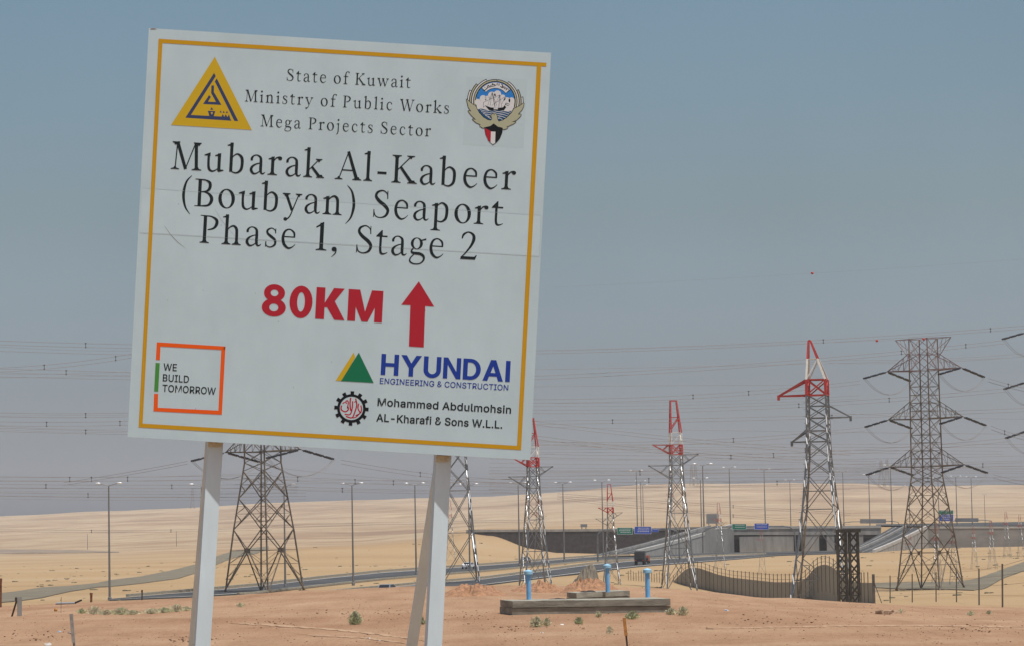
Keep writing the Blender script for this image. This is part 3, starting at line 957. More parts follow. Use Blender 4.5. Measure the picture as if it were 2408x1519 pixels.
def make_pylon_a():     # flat-bottomed arms, pointed leaning peak
    root = thing('red_white_pylon', 'x', 'electricity pylon')
    LV = [(0, 3.1), (4.6, 2.45), (10, 1.72), (16, 1.16), (22.5, 1.06), (24.2, 1.04)]
    half = lambda z: prof(LV, z)
    m = MB()
    zs = [0, 4.6, 10, 13.7, 15.6, 17.4, 18.6, 20.0, 21.3, 22.5]
    cage(m, zs, half, 0.2, 0.085, (10, 12, 17.4, 18.6, 20.0, 21.3))
    for c in corners(half(0), 0):
        m.bar(c - Vector((0, 0, 2.5)), c, 0.24)
    c0, c4 = corners(half(0), 0), corners(half(4.6), 4.6)
    for k in range(4):
        q = (c0[k] + c4[(k + 1) % 4]) / 2
        z = 2.3; cz = corners(half(z), z)
        m.bar(cz[k], q, 0.08); m.bar(cz[(k + 1) % 4], q, 0.08)
    m.obj('leg_lattice', M['galv'], root)
    m = MB()
    z = 0.7
    while z < 22:
        c = corners(half(z), z)[0]
        m.bar(c, c + Vector((-0.32, -0.05, 0)), 0.035)
        z += 0.75
    m.obj('step_bolts', M['galv'], root)
    m = cage(MB(), [22.5, 24.2], half, 0.26, 0.13, (22.5, 24.2)); m.obj('red_cage', M['red'], root)
    c = corners(half(24.2), 24.2)
    ap = [Vector((-0.82, -0.1, 28.5)), Vector((-0.6, -0.1, 28.5)), Vector((-0.6, 0.1, 28.5)), Vector((-0.82, 0.1, 28.5))]
    t = 0.53
    m = MB(); mid = [a.lerp(b, t) for a, b in zip(c, ap)]
    for k in range(4):
        m.bar(c[k], mid[k], 0.21)
        m.bar(mid[k], mid[(k + 1) % 4], 0.09)
    m.bar(c[0], mid[1], 0.09); m.bar(c[3], mid[2], 0.09)
    m.obj('white_peak', M['white_paint'], root)
    m = MB()
    for k in range(4):
        m.bar(mid[k], ap[k], 0.19)
    m.bar(ap[0], ap[1], 0.2); m.bar(ap[3], ap[2], 0.2)
    m.obj('red_peak', M['red'], root)
    glint_plates(root, half, 20, 0.34, 3)
    def arm(x, zt_, za, material, w):
        m = MB(); tip = Vector((x, 0, zt_)); s = 1 if x > 0 else -1
        hb, ha = half(zt_), half(za)
        for sy in (-1, 1):
            m.bar((s * hb, sy * hb, zt_), tip, w); m.bar((s * ha, sy * ha, za), tip, w)
        m.bar(tip + Vector((0, 0, 0.12)), tip - Vector((0, 0, 0.45)), 0.26)
        m.obj('cross_arm', material, root)
    arm(-4.3, 22.5, 24.2, M['red'], 0.19)
    arm(3.6, 20.0, 21.4, M['galv'], 0.13)
    arm(-2.95, 17.4, 18.7, M['galv'], 0.14)
    return root
def make_pylon_b(f=1.0, red='red'):     # flat-topped arms, square ridge on the peak
    root = thing('red_white_pylon', 'x', 'electricity pylon')
    LV = [(0, 2.05), (5.6, 1.5), (15, 0.8), (18.25, 0.73), (21.2, 0.7)]
    half = lambda z: prof(LV, z)
    m = MB()
    cage(m, [0, 5.6, 10.3, 12.7, 15, 16.8, 18.25], half, 0.17 * f, 0.075 * f, (5.6, 10.3, 15, 16.8))
    for c in corners(half(0), 0):
        m.bar(c - Vector((0, 0, 1.5)), c, 0.2 * f)
    m.obj('leg_lattice', M['galv'], root)
    cage(MB(), [18.25, 19.6], half, 0.22 * f, 0.12 * f, (18.25, 19.6)).obj('red_cage', M[red], root)
    cage(MB(), [19.6, 21.2], half, 0.15 * f, 0.07 * f, (21.2,), single=True).obj('white_peak', M['white_paint'], root)
    m = MB()
    c = corners(half(21.2), 21.2)
    tp = [Vector((-0.62, -0.15, 25.5)), Vector((0.2, -0.15, 25.5)), Vector((0.2, 0.15, 25.5)), Vector((-0.62, 0.15, 25.5))]
    for k in range(4):
        m.bar(c[k], tp[k], 0.17 * f)
        m.bar(tp[k], tp[(k + 1) % 4], 0.16 * f)
    a = [p.lerp(q, 0.48) for p, q in zip(c, tp)]
    for k in range(4):
        m.bar(a[k], a[(k + 1) % 4], 0.08 * f)
    m.bar(c[0].lerp(tp[0], 0.1), a[1], 0.11 * f); m.bar(c[3].lerp(tp[3], 0.1), a[2], 0.11 * f)
    m.obj('red_peak', M[red], root)
    if f == 1.0: glint_plates(root, half, 15, 0.25, 5)
    def arm(x, ztop, zb, material, w):
        m = MB(); tip = Vector((x, 0, ztop)); s = 1 if x > 0 else -1
        h0, h1 = half(ztop), half(zb)
        for sy in (-1, 1):
            p, q = Vector((s * h0, sy * h0, ztop)), Vector((s * h1, sy * h1, zb))
            m.bar(p, tip, w * f); m.bar(q, tip, w * f)
            m.bar(q.lerp(tip, 0.45), p.lerp(tip, 0.12), w * 0.8)
        m.bar(tip - Vector((0.12 * s, 0, 0)), tip + Vector((0.1 * s, 0, 0)), 0.2 * f)
        m.obj('cross_arm', material, root)
    arm(-3.1, 19.55, 18.3, M[red], 0.13)
    arm(3.0, 18.2, 16.8, M['galv'], 0.085)
    arm(-3.75, 16.75, 15.0, M['galv'], 0.085)
    return root
PG = 'red and white topped lattice pylons'
pa, pb, pc = make_pylon_a(), make_pylon_b(), make_pylon_b(0.62, 'red_hazed')
def fit_pylon(src, H0, u, vt, vb, label, rz, first=False, y0=250, group=PG):
    p = hit(u, vb, y0)
    s = (vb - vt) * p.y / F / H0
    if first:
        src.location, src.rotation_euler, src.scale = p, (0, 0, rz), (s,) * 3
        tag(src, label, None, group)
        return src
    return dup(src, p, rz, s, label, group)
fit_pylon(pa, 28.5, 1935, 803, 1413, 'tallest red and white topped pylon, standing beside the dark lattice frame', R(-14), True, 246)
fit_pylon(pb, 25.5, 1597, 944, 1387, 'red and white topped pylon with flat square peak, in the middle right of the picture', R(8), True, 300)
fit_pylon(pb, 25.5, 1259, 985, 1384, 'red and white topped pylon whose peak touches the lower right corner of the sign', R(14))
fit_pylon(pb, 25.5, 1082, 835, 1371, 'grey pylon rising behind the sign just right of the right sign post', R(5))
fit_pylon(pb, 25.5, 1439, 1140, 1374, 'smaller red and white topped pylon behind the middle blue vent pipe', R(4))
SM = [(1694, 1184, 1338, 'small red and white pylon in front of the grey wall beside the green bridge sign', 4),
      (1793, 1241, 1352, 'low red and white pylon below the blue bridge sign, behind the mesh fence', -6),
      (1583, 1192, 1300, 'small red pylon half hidden behind the legs of the flat peaked pylon', 3),
      (1268, 1166, 1333, 'small red pylon seen between the legs of the pylon at the sign corner', -4),
      (1060, 1176, 1318, 'small red pylon just behind the right sign post', 5),
      (2142, 1256, 1345, 'tiny red and white pylon behind the left legs of the lattice tower', 3),
      (2205, 1232, 1372, 'small red and white pylon seen through the centre of the lattice tower', 8),
      (2244, 1240, 1376, 'small red and white pylon at the right legs of the lattice tower', -5),
      (2292, 1240, 1339, 'faint red and white pylon next right of the lattice tower', 2),
      (2334, 1224, 1338, 'faint red and white pylon between the lattice tower and the two at the edge', 6),
      (2369, 1204, 1312, 'second faint red and white pylon from the right edge', 3),
      (2401, 1210, 1312, 'faint red and white pylon at the right edge', -3)]
for i, (u, vt, vb, lb, r) in enumerate(SM):
    fit_pylon(pc, 25.5, u, vt, vb, lb, R(r), i == 0, 300)

# far pylons on the ridge
def make_far():
    root = thing('far_pylon', 'x', 'electricity pylon')
    half = lambda z: prof([(0, 2.2), (12, 0.9), (20, 0.7)], z)
    cage(MB(), [-2, 0, 6, 11, 15, 18, 20], lambda z: half(max(0, z)), 0.16, 0.08, (11, 15, 18)).obj('lattice', M['galv_dull'], root)
    m = MB()
    for z in (14, 17):
        m.bar((-3.2, 0, z), (3.2, 0, z), 0.14)
    m.obj('cross_arm', M['galv_dull'], root)
    return root
fp = make_far()
for i, (u, vt, vb, lb) in enumerate(((453, 1148, 1194, 'faint far pylon on the horizon left of the left sign post'),
                                     (1627, 1093, 1140, 'left one of two faint far pylons on the horizon right of the flat peaked pylon'),
                                     (1636, 1090, 1140, 'right one of two faint far pylons on the horizon right of the flat peaked pylon'),
                                     (2073, 1082, 1138, 'left one of two faint far pylons on the horizon left of the lattice tower'),
                                     (2087, 1080, 1139, 'right one of two faint far pylons on the horizon left of the lattice tower'))):
    Y = 2920
    p = at(u, Y, vb)
    s = (hor(u) - (p.z - CAM.z) * F / Y - vt) * Y / F / 20
    s = max(s, 0.6)
    if i == 0:
        fp.location, fp.scale = p, (s,) * 3
        tag(fp, lb, None, 'faint pylons on the horizon')
    else:
        dup(fp, p, 0.2, s, lb, 'faint pylons on the horizon')

# dark lattice frame beside the tall pylon
YF = 238.0
fr0 = at(1996, YF)
def fx(u): return P(u, 1400, YF).x
root = thing('lattice_mast', 'dark double column lattice frame standing at the foot of the tallest pylon', 'lattice mast', fr0)
ztop = P(1996, 1250, YF).z
def colm(u0, u1):
    m = MB(); w = (fx(u1) - fx(u0)) / 2; cx = (fx(u1) + fx(u0)) / 2
    n = 4; hgt = (ztop - fr0.z + 1.0) / n
    for i in range(n):
        z0 = fr0.z - 1.0 + i * hgt
        hw = w * (1.0 - 0.02 * i)
        a = [Vector((cx + sx * hw, YF + sy * hw, z0)) for sx, sy in ((-1, -1), (1, -1), (1, 1), (-1, 1))]
        b = [Vector((cx + sx * hw * 0.93, YF + sy * hw * 0.93, z0 + hgt)) for sx, sy in ((-1, -1), (1, -1), (1, 1), (-1, 1))]
        for k in range(4):
            m.bar(a[k], b[k], 0.17)
            m.bar(a[k], a[(k + 1) % 4], 0.08)
            h2 = [p.lerp(q, 0.5) for p, q in zip(a, b)]
            m.bar(a[k], h2[(k + 1) % 4], 0.075); m.bar(a[(k + 1) % 4], h2[k], 0.075)
            m.bar(h2[k], b[(k + 1) % 4], 0.075); m.bar(h2[(k + 1) % 4], b[k], 0.075)
    return m
part(colm(1972, 1993), 'column', M['galv_dark'], root)
part(colm(2000, 2021), 'column', M['galv_dark'], root)
part(MB().box(((fx(1967) + fx(2026)) / 2, YF, ztop + 0.1), (fx(2026) - fx(1967), 1.3, 0.3)), 'top_beam', M['galv_dark'], root)

# ------------------------------------------------------------------ power lines
def wire(label, p3, dY, double=0.42, spacers=(), r=0.021):
    """three (u, v) points: the parabola through them, depth running over dY"""
    (u0, v0), (u1, v1), (u2, v2) = p3
    pts = []
    n = 40
    for i in range(n + 1):
        u = u0 + (u2 - u0) * i / n
        v = v0 * (u - u1) * (u - u2) / ((u0 - u1) * (u0 - u2)) + v1 * (u - u0) * (u - u2) / ((u1 - u0) * (u1 - u2)) + v2 * (u - u0) * (u - u1) / ((u2 - u0) * (u2 - u1))
        Y = dY[0] + (dY[1] - dY[0]) * i / n
        pts.append(P(u, v, Y))
    c = pts[n // 2]
    root = thing('power_line', label, 'power line', c, 0, 'high voltage conductors')
    m = MB().tube(pts, r, 4, False)
    part(m, 'conductor', M['wire'], root)
    if double:
        part(MB().tube([p - Vector((0, 0, double)) for p in pts], r, 4, False), 'conductor', M['wire'], root)
    for us_ in spacers:
        i = min(n, max(0, int(round((us_ - u0) / (u2 - u0) * n))))
        p = pts[i]
        m = MB().bar(p + Vector((0, 0, 0.1)), p - Vector((0, 0, double + 0.1)), 0.06)
        m.box(p - Vector((0, 0, 0.0)), (0.2, 0.1, 0.1)); m.box(p - Vector((0, 0, double)), (0.18, 0.1, 0.09))
        part(m, 'spacer', M['spacer'], root)
L0 = -40
wire('highest conductor pair left of the sign', [(L0, 800), (150, 806), (420, 812)], (330, 335), 0.45, (204,))
wire('conductor pair rising to the right at the left edge, second highest', [(L0, 866), (200, 848), (440, 806)], (330, 335), 0.45, (102, 274))
wire('thin single conductor below the highest pair left of the sign', [(L0, 824), (150, 830), (420, 836)], (340, 345), 0)
wire('conductor pair nearly level at the left edge, third from the top', [(L0, 866), (160, 871), (420, 880)], (340, 345), 0.45, (152,))
wire('faint level conductor at the left edge under the third pair', [(L0, 884), (160, 889), (420, 894)], (345, 350), 0)
wire('conductor pair level with the bottom logo of the sign, left edge', [(L0, 969), (160, 972), (420, 966)], (330, 335), 0.45, (203,))
wire('conductor pair just above the sign bottom corner, left edge', [(L0, 990), (160, 992), (420, 985)], (330, 335), 0.45, (106, 286))
wire('lowest conductor pair above the sign bottom corner, left edge', [(L0, 1004), (160, 1010), (420, 1014)], (335, 340), 0.4, (204,))
wire('conductor pair passing the lone lamp head, left of the post', [(L0, 1122), (300, 1121), (640, 1116)], (336, 340), 0.45, (160, 209, 302))
wire('conductor pair just below the lone lamp head', [(L0, 1137), (300, 1140), (700, 1137)], (338, 342), 0.4, (106, 402))
wire('lower conductor pair under the lone lamp head', [(L0, 1157), (300, 1161), (720, 1158)], (340, 344), 0.4, (207,))
wire('conductor climbing to the insulator left of the left post', [(150, 1134), (300, 1110), (441, 1084)], (325, 318), 0.3)
wire('thin conductor crossing the sand slope on the left', [(L0, 1243), (300, 1246), (640, 1240)], (420, 430), 0.3, (209, 410))
wire('conductor pair falling right from the brown tower under the sign', [(802, 1081), (1000, 1112), (1240, 1128)], (318, 345), 0.42, (985,))
wire('conductor pair dipping between the sign posts below the insulators', [(640, 1119), (860, 1128), (1240, 1136)], (336, 342), 0.42, (706, 838, 920))
wire('lower conductor pair between the sign posts', [(640, 1142), (900, 1150), (1240, 1152)], (338, 344), 0.4, (800, 1045))
wire('lowest thin conductor between the sign posts over the sand', [(640, 1236), (900, 1228), (1240, 1222)], (430, 440), 0.3)
wire('top earth wire right of the sign', [(1150, 826), (1800, 806), (2460, 762)], (330, 350), 0.35, (1945, 2341))
wire('second wire right of the sign passing the tall pylon peak', [(1150, 888), (1750, 856), (2362, 800)], (330, 352), 0.4, (2107, 2286))
wire('conductor pair reaching the upper left insulator of the lattice tower', [(1150, 938), (1600, 930), (2022, 895)], (335, 352), 0.42, (1640, 1768))
wire('conductor pair from the sign edge to the second edge insulator', [(1150, 962), (1750, 955), (2364, 913)], (335, 352), 0.42, (1886, 2097))
wire('level conductor pair behind the red cages', [(1150, 990), (1700, 982), (2440, 958)], (340, 355), 0.4, (1445, 1960, 2240))
wire('conductor pair reaching the middle left insulator of the lattice tower', [(1150, 1034), (1600, 1036), (2034, 1004)], (335, 352), 0.42, (1715,))
wire('conductor pair to the lowest edge insulator', [(1150, 1062), (1750, 1068), (2366, 1030)], (338, 352), 0.42, (1825, 2200))
wire('sloping conductor pair falling right from the sign', [(1150, 976), (1500, 1018), (2000, 1062)], (330, 335), 0.4, (1900,))
wire('lower sloping conductor pair falling right from the sign', [(1150, 1008), (1500, 1052), (2060, 1084)], (330, 335), 0.4, (1730,))
wire('level conductor pair above the lamp heads right of the sign', [(1150, 1112), (1700, 1104), (2440, 1086)], (340, 355), 0.42, (1490, 2306))
wire('conductor pair at the lamp heads right of the sign', [(1150, 1126), (1600, 1124), (2034, 1117)], (340, 352), 0.42, (1525,))
wire('lowest conductor pair above the far hills right of the sign', [(1150, 1150), (1700, 1134), (2440, 1120)], (342, 355), 0.4, (1830, 2180))
wire('thin conductor across the far hills towards the bridge', [(1310, 1168), (1700, 1208), (2000, 1228)], (400, 430), 0.3, (1725, 1886))
wire('thin conductor above the hills, joining the smaller pylon', [(1310, 1160), (1600, 1180), (2000, 1206)], (395, 425), 0.3, (1726,))
wire('conductor pair leaving the upper right insulator of the lattice tower', [(2323, 889), (2380, 905), (2460, 922)], (352, 345), 0.42, (2372,))
wire('conductor pair leaving the middle right insulator of the lattice tower', [(2330, 1001), (2380, 1018), (2460, 1036)], (352, 345), 0.42, (2361,))
wire('conductor pair leaving the lower right insulator of the lattice tower', [(2335, 1115), (2380, 1126), (2460, 1140)], (352, 345), 0.42, ())
FAINT = [(L0, 812, 440, 822), (L0, 880, 440, 868), (L0, 978, 440, 975), (L0, 999, 440, 1003), (L0, 1128, 700, 1126), (L0, 1148, 700, 1149), (640, 1098, 1240, 1142), (640, 1127, 1240, 1124),
         (1150, 910, 1900, 905), (1150, 946, 2020, 930), (1150, 1000, 2440, 1020), (1150, 1045, 2440, 1044), (1150, 1078, 2440, 1070), (1150, 1098, 2440, 1100), (1150, 1138, 2000, 1150), (1950, 846, 2440, 828), (1950, 970, 2440, 985), (1150, 1028, 1900, 1076), (1150, 1088, 2440, 1082), (1150, 1106, 2440, 1094), (1150, 1120, 2440, 1112), (1150, 1144, 2440, 1128), (1150, 870, 2360, 842), (1150, 1055, 2360, 1060), (L0, 1118, 640, 1110), (L0, 1164, 720, 1166), (640, 1150, 1240, 1160)]
for i, (ua, va, ub, vb_) in enumerate(FAINT):
    wire('thin dusty conductor stretched among the thicker conductor pairs', [(ua, va), ((ua + ub) / 2, (va + vb_) / 2 + 7 - 4 * (i % 3)), (ub, vb_)], (350, 362), 0.4 if i % 2 else 0, (), 0.015)
for u, v, lb in ((1910, 643, 'red marker ball alone in the sky above the tall pylon'), (2062, 801, 'red marker ball left of the lattice tower peak'), (2172, 797, 'red marker ball on the lattice tower peak')):
    p = P(u, v, T2.y * 0.98)
    tag(MB().ball((0, 0, 0), 0.17, 10).obj('marker_ball', M['red'], smooth=True), lb, 'marker ball', 'red aviation marker balls').location = p
pw = [P(u, v, T2.y * 0.98) for u, v in ((1150, 690), (1910, 643), (2460, 600))]
wire('hair thin earth wire carrying the lone red marker ball', [(1300, 676), (1910, 643), (2460, 606)], (T2.y * 0.98, T2.y * 0.98), 0, (), 0.008)
wire('hair thin earth wire from the marker ball to the lattice tower peak', [(1300, 826), (2062, 801), (2172, 797)], (T2.y * 0.98, T2.y * 0.98), 0, (), 0.008)

# ------------------------------------------------------------------ fences
FT = [(1556, 1389), (1574, 1377), (1597, 1351.5), (1610, 1340), (1620, 1335), (1630.5, 1333.4), (1648, 1336), (1686.5, 1349.6), (1720, 1357), (1765, 1362), (1821, 1368), (1865, 1368), (1885, 1366), (1895, 1359), (1904, 1349), (1912, 1339), (1920, 1332), (1930, 1328), (1940, 1326.7), (1950, 1329), (1962, 1336), (1974, 1347), (1985, 1358), (2000, 1366), (2022, 1369), (2054, 1369.7)]
def fence_Y(u): return 425 + (246 - 425) * max(0.0, (u - 1556) / (2054 - 1556)) ** 0.8
root = thing('mesh_fence', 'long fence with grey mesh sheeting rising and dipping over dunes beyond the crest', 'fence', (P(1800, 1400, 325).x, 325, -6))
m = MB(); u = 1556; prev = None
while u <= 2054:
    p = P(u, ip(FT, u), fence_Y(u)); b = Vector((p.x, p.y, p.z - 2.4 - (1.4 if 1890 < u < 1976 else 0) - 1.6 * max(0, (1800 - u) / 230)))
    if prev:
        m.add([prev[1], b, p, prev[0]], [(0, 1, 2, 3)])
        t = Vector((0, 0.05, 0)); m.add([prev[1] + t, b + t, p + t, prev[0] + t], [(3, 2, 1, 0)])
    prev = (p, b); u += 4
part(m, 'mesh_sheet', M['fabric'], root)
posts = [1565 + 9.4 * i for i in range(50)] + [2032, 2041]
for u in posts:
    p = P(u, ip(FT, u), fence_Y(u))
    m = MB().bar(p - Vector((0, 0.06, 2.6)), p + Vector((0, -0.06, 0.92)), 0.075)
    part(m, 'post', M['post_steel'], root)
p = P(2054, 1369.7, 246)
m = MB().bar(p - Vector((0, 0, 2.6)), p + Vector((0, 0, 0.75)), 0.22).bar(p + Vector((0, -0.1, 0.2)), p + Vector((0.7, -0.1, -1.9)), 0.06)
part(m, 'corner_post', M['post_steel'], root)
m = MB()
for h in (0.3, 0.8):
    pr = None
    for u in posts[:50]:
        q = P(u, ip(FT, u), fence_Y(u)) + Vector((0, -0.1, h))
        if pr is not None: m.bar(pr, q, 0.03)
        pr = q
part(m, 'rail_wire', M['post_steel'], root)
RF = [(2054, 1350, 1417, 246), (2093, 1352.5, 1416.6, 251), (2145, 1348, 1414, 243), (2201, 1344, 1411, 240), (2249, 1341, 1412.4, 226), (2302, 1336, 1419, 193), (2357, 1324.7, 1425, 160), (2420, 1305, 1432, 126)]
q = P(2201, 1411, 240)
root = thing('wire_fence', 'open wire fence on thin dark posts right of the mesh fence', 'fence', (q.x, 240, gz(q.x, 240)))
tops = []
for u, vt, vb, Y in RF[1:]:
    a = P(u, vb, Y); b = P(u, vt, Y)
    part(MB().bar(a - Vector((0, 0, 0.4)), b, 0.085), 'post', M['post_steel'], root)
    tops.append((a, b))
m = MB()
e = P(2054, 1417, 246); tops = [(e, P(2054, 1352, 246))] + tops
for (a0, b0), (a1, b1) in zip(tops, tops[1:]):
    for k in (0.25, 0.5, 0.72, 0.95):
        m.bar(a0.lerp(b0, k), a1.lerp(b1, k), 0.012)
part(m, 'strand', M['post_steel'], root)
# the thin fence in the sand left of it
root = thing('wire_fence', 'low row of thin fence posts beyond the crest, left of the mesh fence', 'fence', (P(1500, 1385, 400).x, 400, -5.2))
pr = None
mw = MB()
for i in range(17):
    u = 1478 + i * 6.1
    Y = 400
    p = at(u, Y)
    b = p + Vector((0, 0, 1.35 + 0.2 * math.sin(i * 1.7)))
    part(MB().bar(p - Vector((0, 0, 0.4)), b, 0.075), 'post', M['post_steel'], root)
    if pr: mw.bar(pr, b - Vector((0, 0, 0.2)), 0.02)
    pr = b - Vector((0, 0, 0.2))
part(mw, 'strand', M['post_steel'], root)

# ------------------------------------------------------------------ mounds and heaps
def mound(name, label, u0, u1, vb, vt, Y, material, depth=2.5, seed=1, rough=0.22, skew=0.5, cat='mound', group=None):
    a, b = P(u0, vb, Y), P(u1, vb, Y)
    w = b.x - a.x
    h = P((u0 + u1) / 2, vt, Y).z - P((u0 + u1) / 2, vb, Y).z
    m = MB(); nx, ny = 44, 14
    for j in range(ny + 1):
        for i in range(nx + 1):
            s, t = i / nx, j / ny
            x, yy = a.x + w * s, Y + depth * (t - 0.35)
            ss = s / (2 * skew) if s < skew else 0.5 + (s - skew) / (2 * (1 - skew))
            k = math.sin(math.pi * ss) ** 1.1 * math.sin(math.pi * min(1, t * 1.0)) ** 0.8
            z0 = min(gz(x, yy), P(u0 + (u1 - u0) * s, vb, Y).z)
            z = z0 - 0.05 + (P(u0 + (u1 - u0) * s, vb, Y).z - z0) * math.sin(math.pi * t) + h * k * (1 + rough * 1.6 * noise.fractal((x * 2.6 + seed, yy * 1.6, seed), 0.7, 2, 5))
            m.v.append(Vector((x, yy, z)))
    for j in range(ny):
        for i in range(nx):
            q = j * (nx + 1) + i
            m.f.append((q, q + 1, q + nx + 2, q + nx + 1))
    return tagm(m, name, label, cat, material, group)
mound('dirt_mound', 'low rough bank of red clods behind the right sign post', 1040, 1190, 1392, 1372, 106, M['dirt_red'], 4, 2, 0.5)
mound('dirt_mound', 'wide low red dirt bank behind the left blue vent pipe', 1190, 1345, 1390, 1370, 112, M['dirt_red'], 5, 5, 0.4)
mound('dirt_mound', 'heap of red dirt between the left and middle blue vent pipes', 1318, 1468, 1389, 1360, 110, M['dirt_red'], 5, 9, 0.35, 0.42)
mound('gravel_heap', 'pointed dark gravel heap behind the red dirt mound', 1336, 1414, 1384, 1327, 330, M['gravel_dark'], 9, 3, 0.10, 0.78)

# ------------------------------------------------------------------ vent chambers
def slab(name, label, A, B, depth, h, courses):
    a, b = Vector(A), Vector(B)
    root = thing(name, label, 'concrete chamber', (a + b) / 2)
    ax = (b - a).normalized(); dp = Vector((-0.19, 0.98, 0)).normalized() * depth
    zz = -0.15
    for i, (hh, sh) in enumerate(courses):
        o = ax * 0.012 * i
        inset = dp.normalized() * (0.025 if i == 0 else 0)
        m = MB(); n = 14
        lo = [a + inset + o * 1 + (b - a - 2 * o) * (k / n) for k in range(n + 1)]
        top = zz + hh + (0.15 if i == 0 else 0)
        rr = random.Random(len(label) + i)
        jt = [0.012 * (rr.random() - 0.5) for _ in range(n + 1)]
        for k in range(n):
            p, q = lo[k], lo[k + 1]
            z0, z1 = Vector((0, 0, zz)), Vector((0, 0, top))
            j0, j1 = Vector((0, 0, jt[k])), Vector((0, 0, jt[k + 1]))
            m.hexa([p + z0, q + z0, q + dp + z0, p + dp + z0, p + z1 + j0, q + z1 + j1, q + dp + z1 + j1, p + dp + z1 + j0])
        part(m, ['base_course', 'lid_course'][i], M['concrete_old'], root)
        zz = top + 0.014
    return root
A = hit(1205, 1446, 40); B = hit(1578, 1438.5, 40)
A.z = B.z = min(A.z, B.z)
hs = (1446 - 1415) * A.y / F
slab('concrete_chamber', 'long low two course concrete chamber in front, carrying two blue vents', A, B, 2.0, hs, ((hs * 0.52, 0), (hs * 0.5, 0)))
ztopA = A.z + hs * 1.02
A2_ = hit(1355.5, 1412, 60); B2_ = hit(1482, 1410.5, 60)
A2_.z = B2_.z = min(A2_.z, B2_.z)
h2 = (1412 - 1390.5) * A2_.y / F
slab('concrete_chamber', 'shorter concrete chamber behind, with the middle blue vent', A2_, B2_, 1.6, h2, ((h2 * 0.45, 0), (h2 * 0.55, 0)))
def vent(label, u, vcap, Y, zb, dia):
    r = dia / 2
    top = P(u, vcap, Y).z
    x = P(u, vcap + 30, Y).x
    root = thing('vent_pipe', label, 'vent pipe', (x, Y, zb), 0, 'blue vent pipes')
    zc = top - zb
    MB().lathe((0, 0, 0), [(r * 1.0, 0), (r, zc - 0.16), (r * 1.35, zc - 0.13)], 20).obj('pipe', M['pipe'], root, smooth=False)
    MB().lathe((0, 0, 0), [(r * 1.72, zc - 0.15), (r * 1.85, zc - 0.135), (r * 1.85, zc - 0.05), (r * 1.7, zc - 0.035), (r * 0.25, zc)], 20).obj('cap', M['pipe_cap'], root)
    return root
vent('blue vent pipe at the left end of the long front chamber', 1243, 1338.5, A.y + 1.5, ztopA, 0.142)
vent('blue vent pipe at the right end of the long front chamber', 1522.5, 1335, A.y + 1.3, ztopA, 0.142)
vent('blue vent pipe on the shorter chamber behind, farthest of the three', 1428.5, 1325, A2_.y + 0.9, A2_.z + h2, 0.15)
def cloth(label, u0, u1, v, Y, z, hgt):
    a, b = P(u0, v, Y), P(u1, v, Y)
    m = MB(); n = 16
    for j in range(5):
        for i in range(n + 1):
            x = a.x + (b.x - a.x) * i / n
            k = math.sin(math.pi * i / n) ** 0.6 * math.sin(math.pi * j / 4)
            m.v.append(Vector((x, Y + 0.09 * j, z + 0.006 + hgt * k * (0.6 + 0.9 * abs(noise.noise((x * 4, j * 0.7, Y)))))))
    for j in range(4):
        for i in range(n):
            q = j * (n + 1) + i
            m.f.append((q, q + 1, q + n + 2, q + n + 1))
    tagm(m, 'plastic_sheet', label, 'plastic sheet', M['black_sheet'])
cloth('crumpled black plastic sheet lying on the front chamber lid', 1286, 1334, 1410, A.y + 1.1, ztopA, 0.05)
cloth('crumpled black plastic sheet lying on the rear chamber lid', 1361, 1403, 1388, A2_.y + 0.8, A2_.z + h2, 0.07)

# ------------------------------------------------------------------ stakes and posts
def stake(name, label, u, vt, Y, lean, mt, mb_, wt, wb, split):
    a = at(u + lean, Y); b = P(u, vt, Y)
    root = thing(name, label, 'stake', a)
    q = a.lerp(b, split)
    part(MB().bar(a - Vector((0, 0, 0.2)), q, wb), 'lower_stake', mb_, root)
    part(MB().bar(q - Vector((0, 0, 0.05)) + Vector((0, -wb / 2 - wt * 0.2, 0)), b + Vector((0, -wb / 2 - wt * 0.2, 0)), wt, wt * 0.4), 'marker_board', mt, root)
stake('marker_stake', 'orange topped marker stake in the sand below the chamber', 1467.5, 1452, 55, 9, M['wood_orange'], M['dark_wood'], 0.06, 0.035, 0.66)
stake('marker_stake', 'grey weathered wooden stake in the near sand at far left', 168, 1442.5, 55, 11, M['wood_grey'], M['wood_grey'], 0.065, 0.045, 0.55)
# braced concrete post
c = hit(46, 1447.5, 50)
root = thing('braced_post', 'short grey concrete post with a leaning timber brace at far left', 'post', c)
h = 44 * c.y / F
part(MB().box(c + Vector((0, 0, h / 2 - 0.05)), (11 * c.y / F, 0.14, h + 0.1), 0.2), 'post', M['concrete'], root)
part(MB().bar(P(26, 1448, c.y) - Vector((0, 0, 0.1)), P(39, 1412, c.y - 0.1), 0.055), 'brace', M['dark_wood'], root)
part(MB().box(P(38, 1408, c.y - 0.05), (0.07, 0.13, 0.13)), 'clamp', M['dark_wood'], root)
def post(label, u, vt, vb, w, material, y0=50):
    p = hit(u, vb, y0)
    hh = (vb - vt) * p.y / F
    m = MB().bar(p - Vector((0, 0, 0.15)), p + Vector((0.02, 0, hh)), w, w * 0.8)
    m.bar(p + Vector((0.0, -w * 0.2, hh * 0.78)), p + Vector((0.025, -w * 0.2, hh * 1.02)), w * 1.3, w * 0.9)
    tagm(m, 'marker_post', label, 'post', material, 'short posts along the crest')
post('tall rusty post cut off by the left edge of the frame', 1, 1361, 1427, 0.09, M['rust'])
post('short rust red post on the crest left of the lone lamp', 214, 1394, 1415.5, 0.09, M['rust'])
post('short dark post on the crest right of the lone lamp', 333.5, 1387.5, 1410.5, 0.055, M['dark_wood'])
post('hair thin wire rod standing in the weeds at far left', 143, 1405, 1441, 0.012, M['post_steel'])
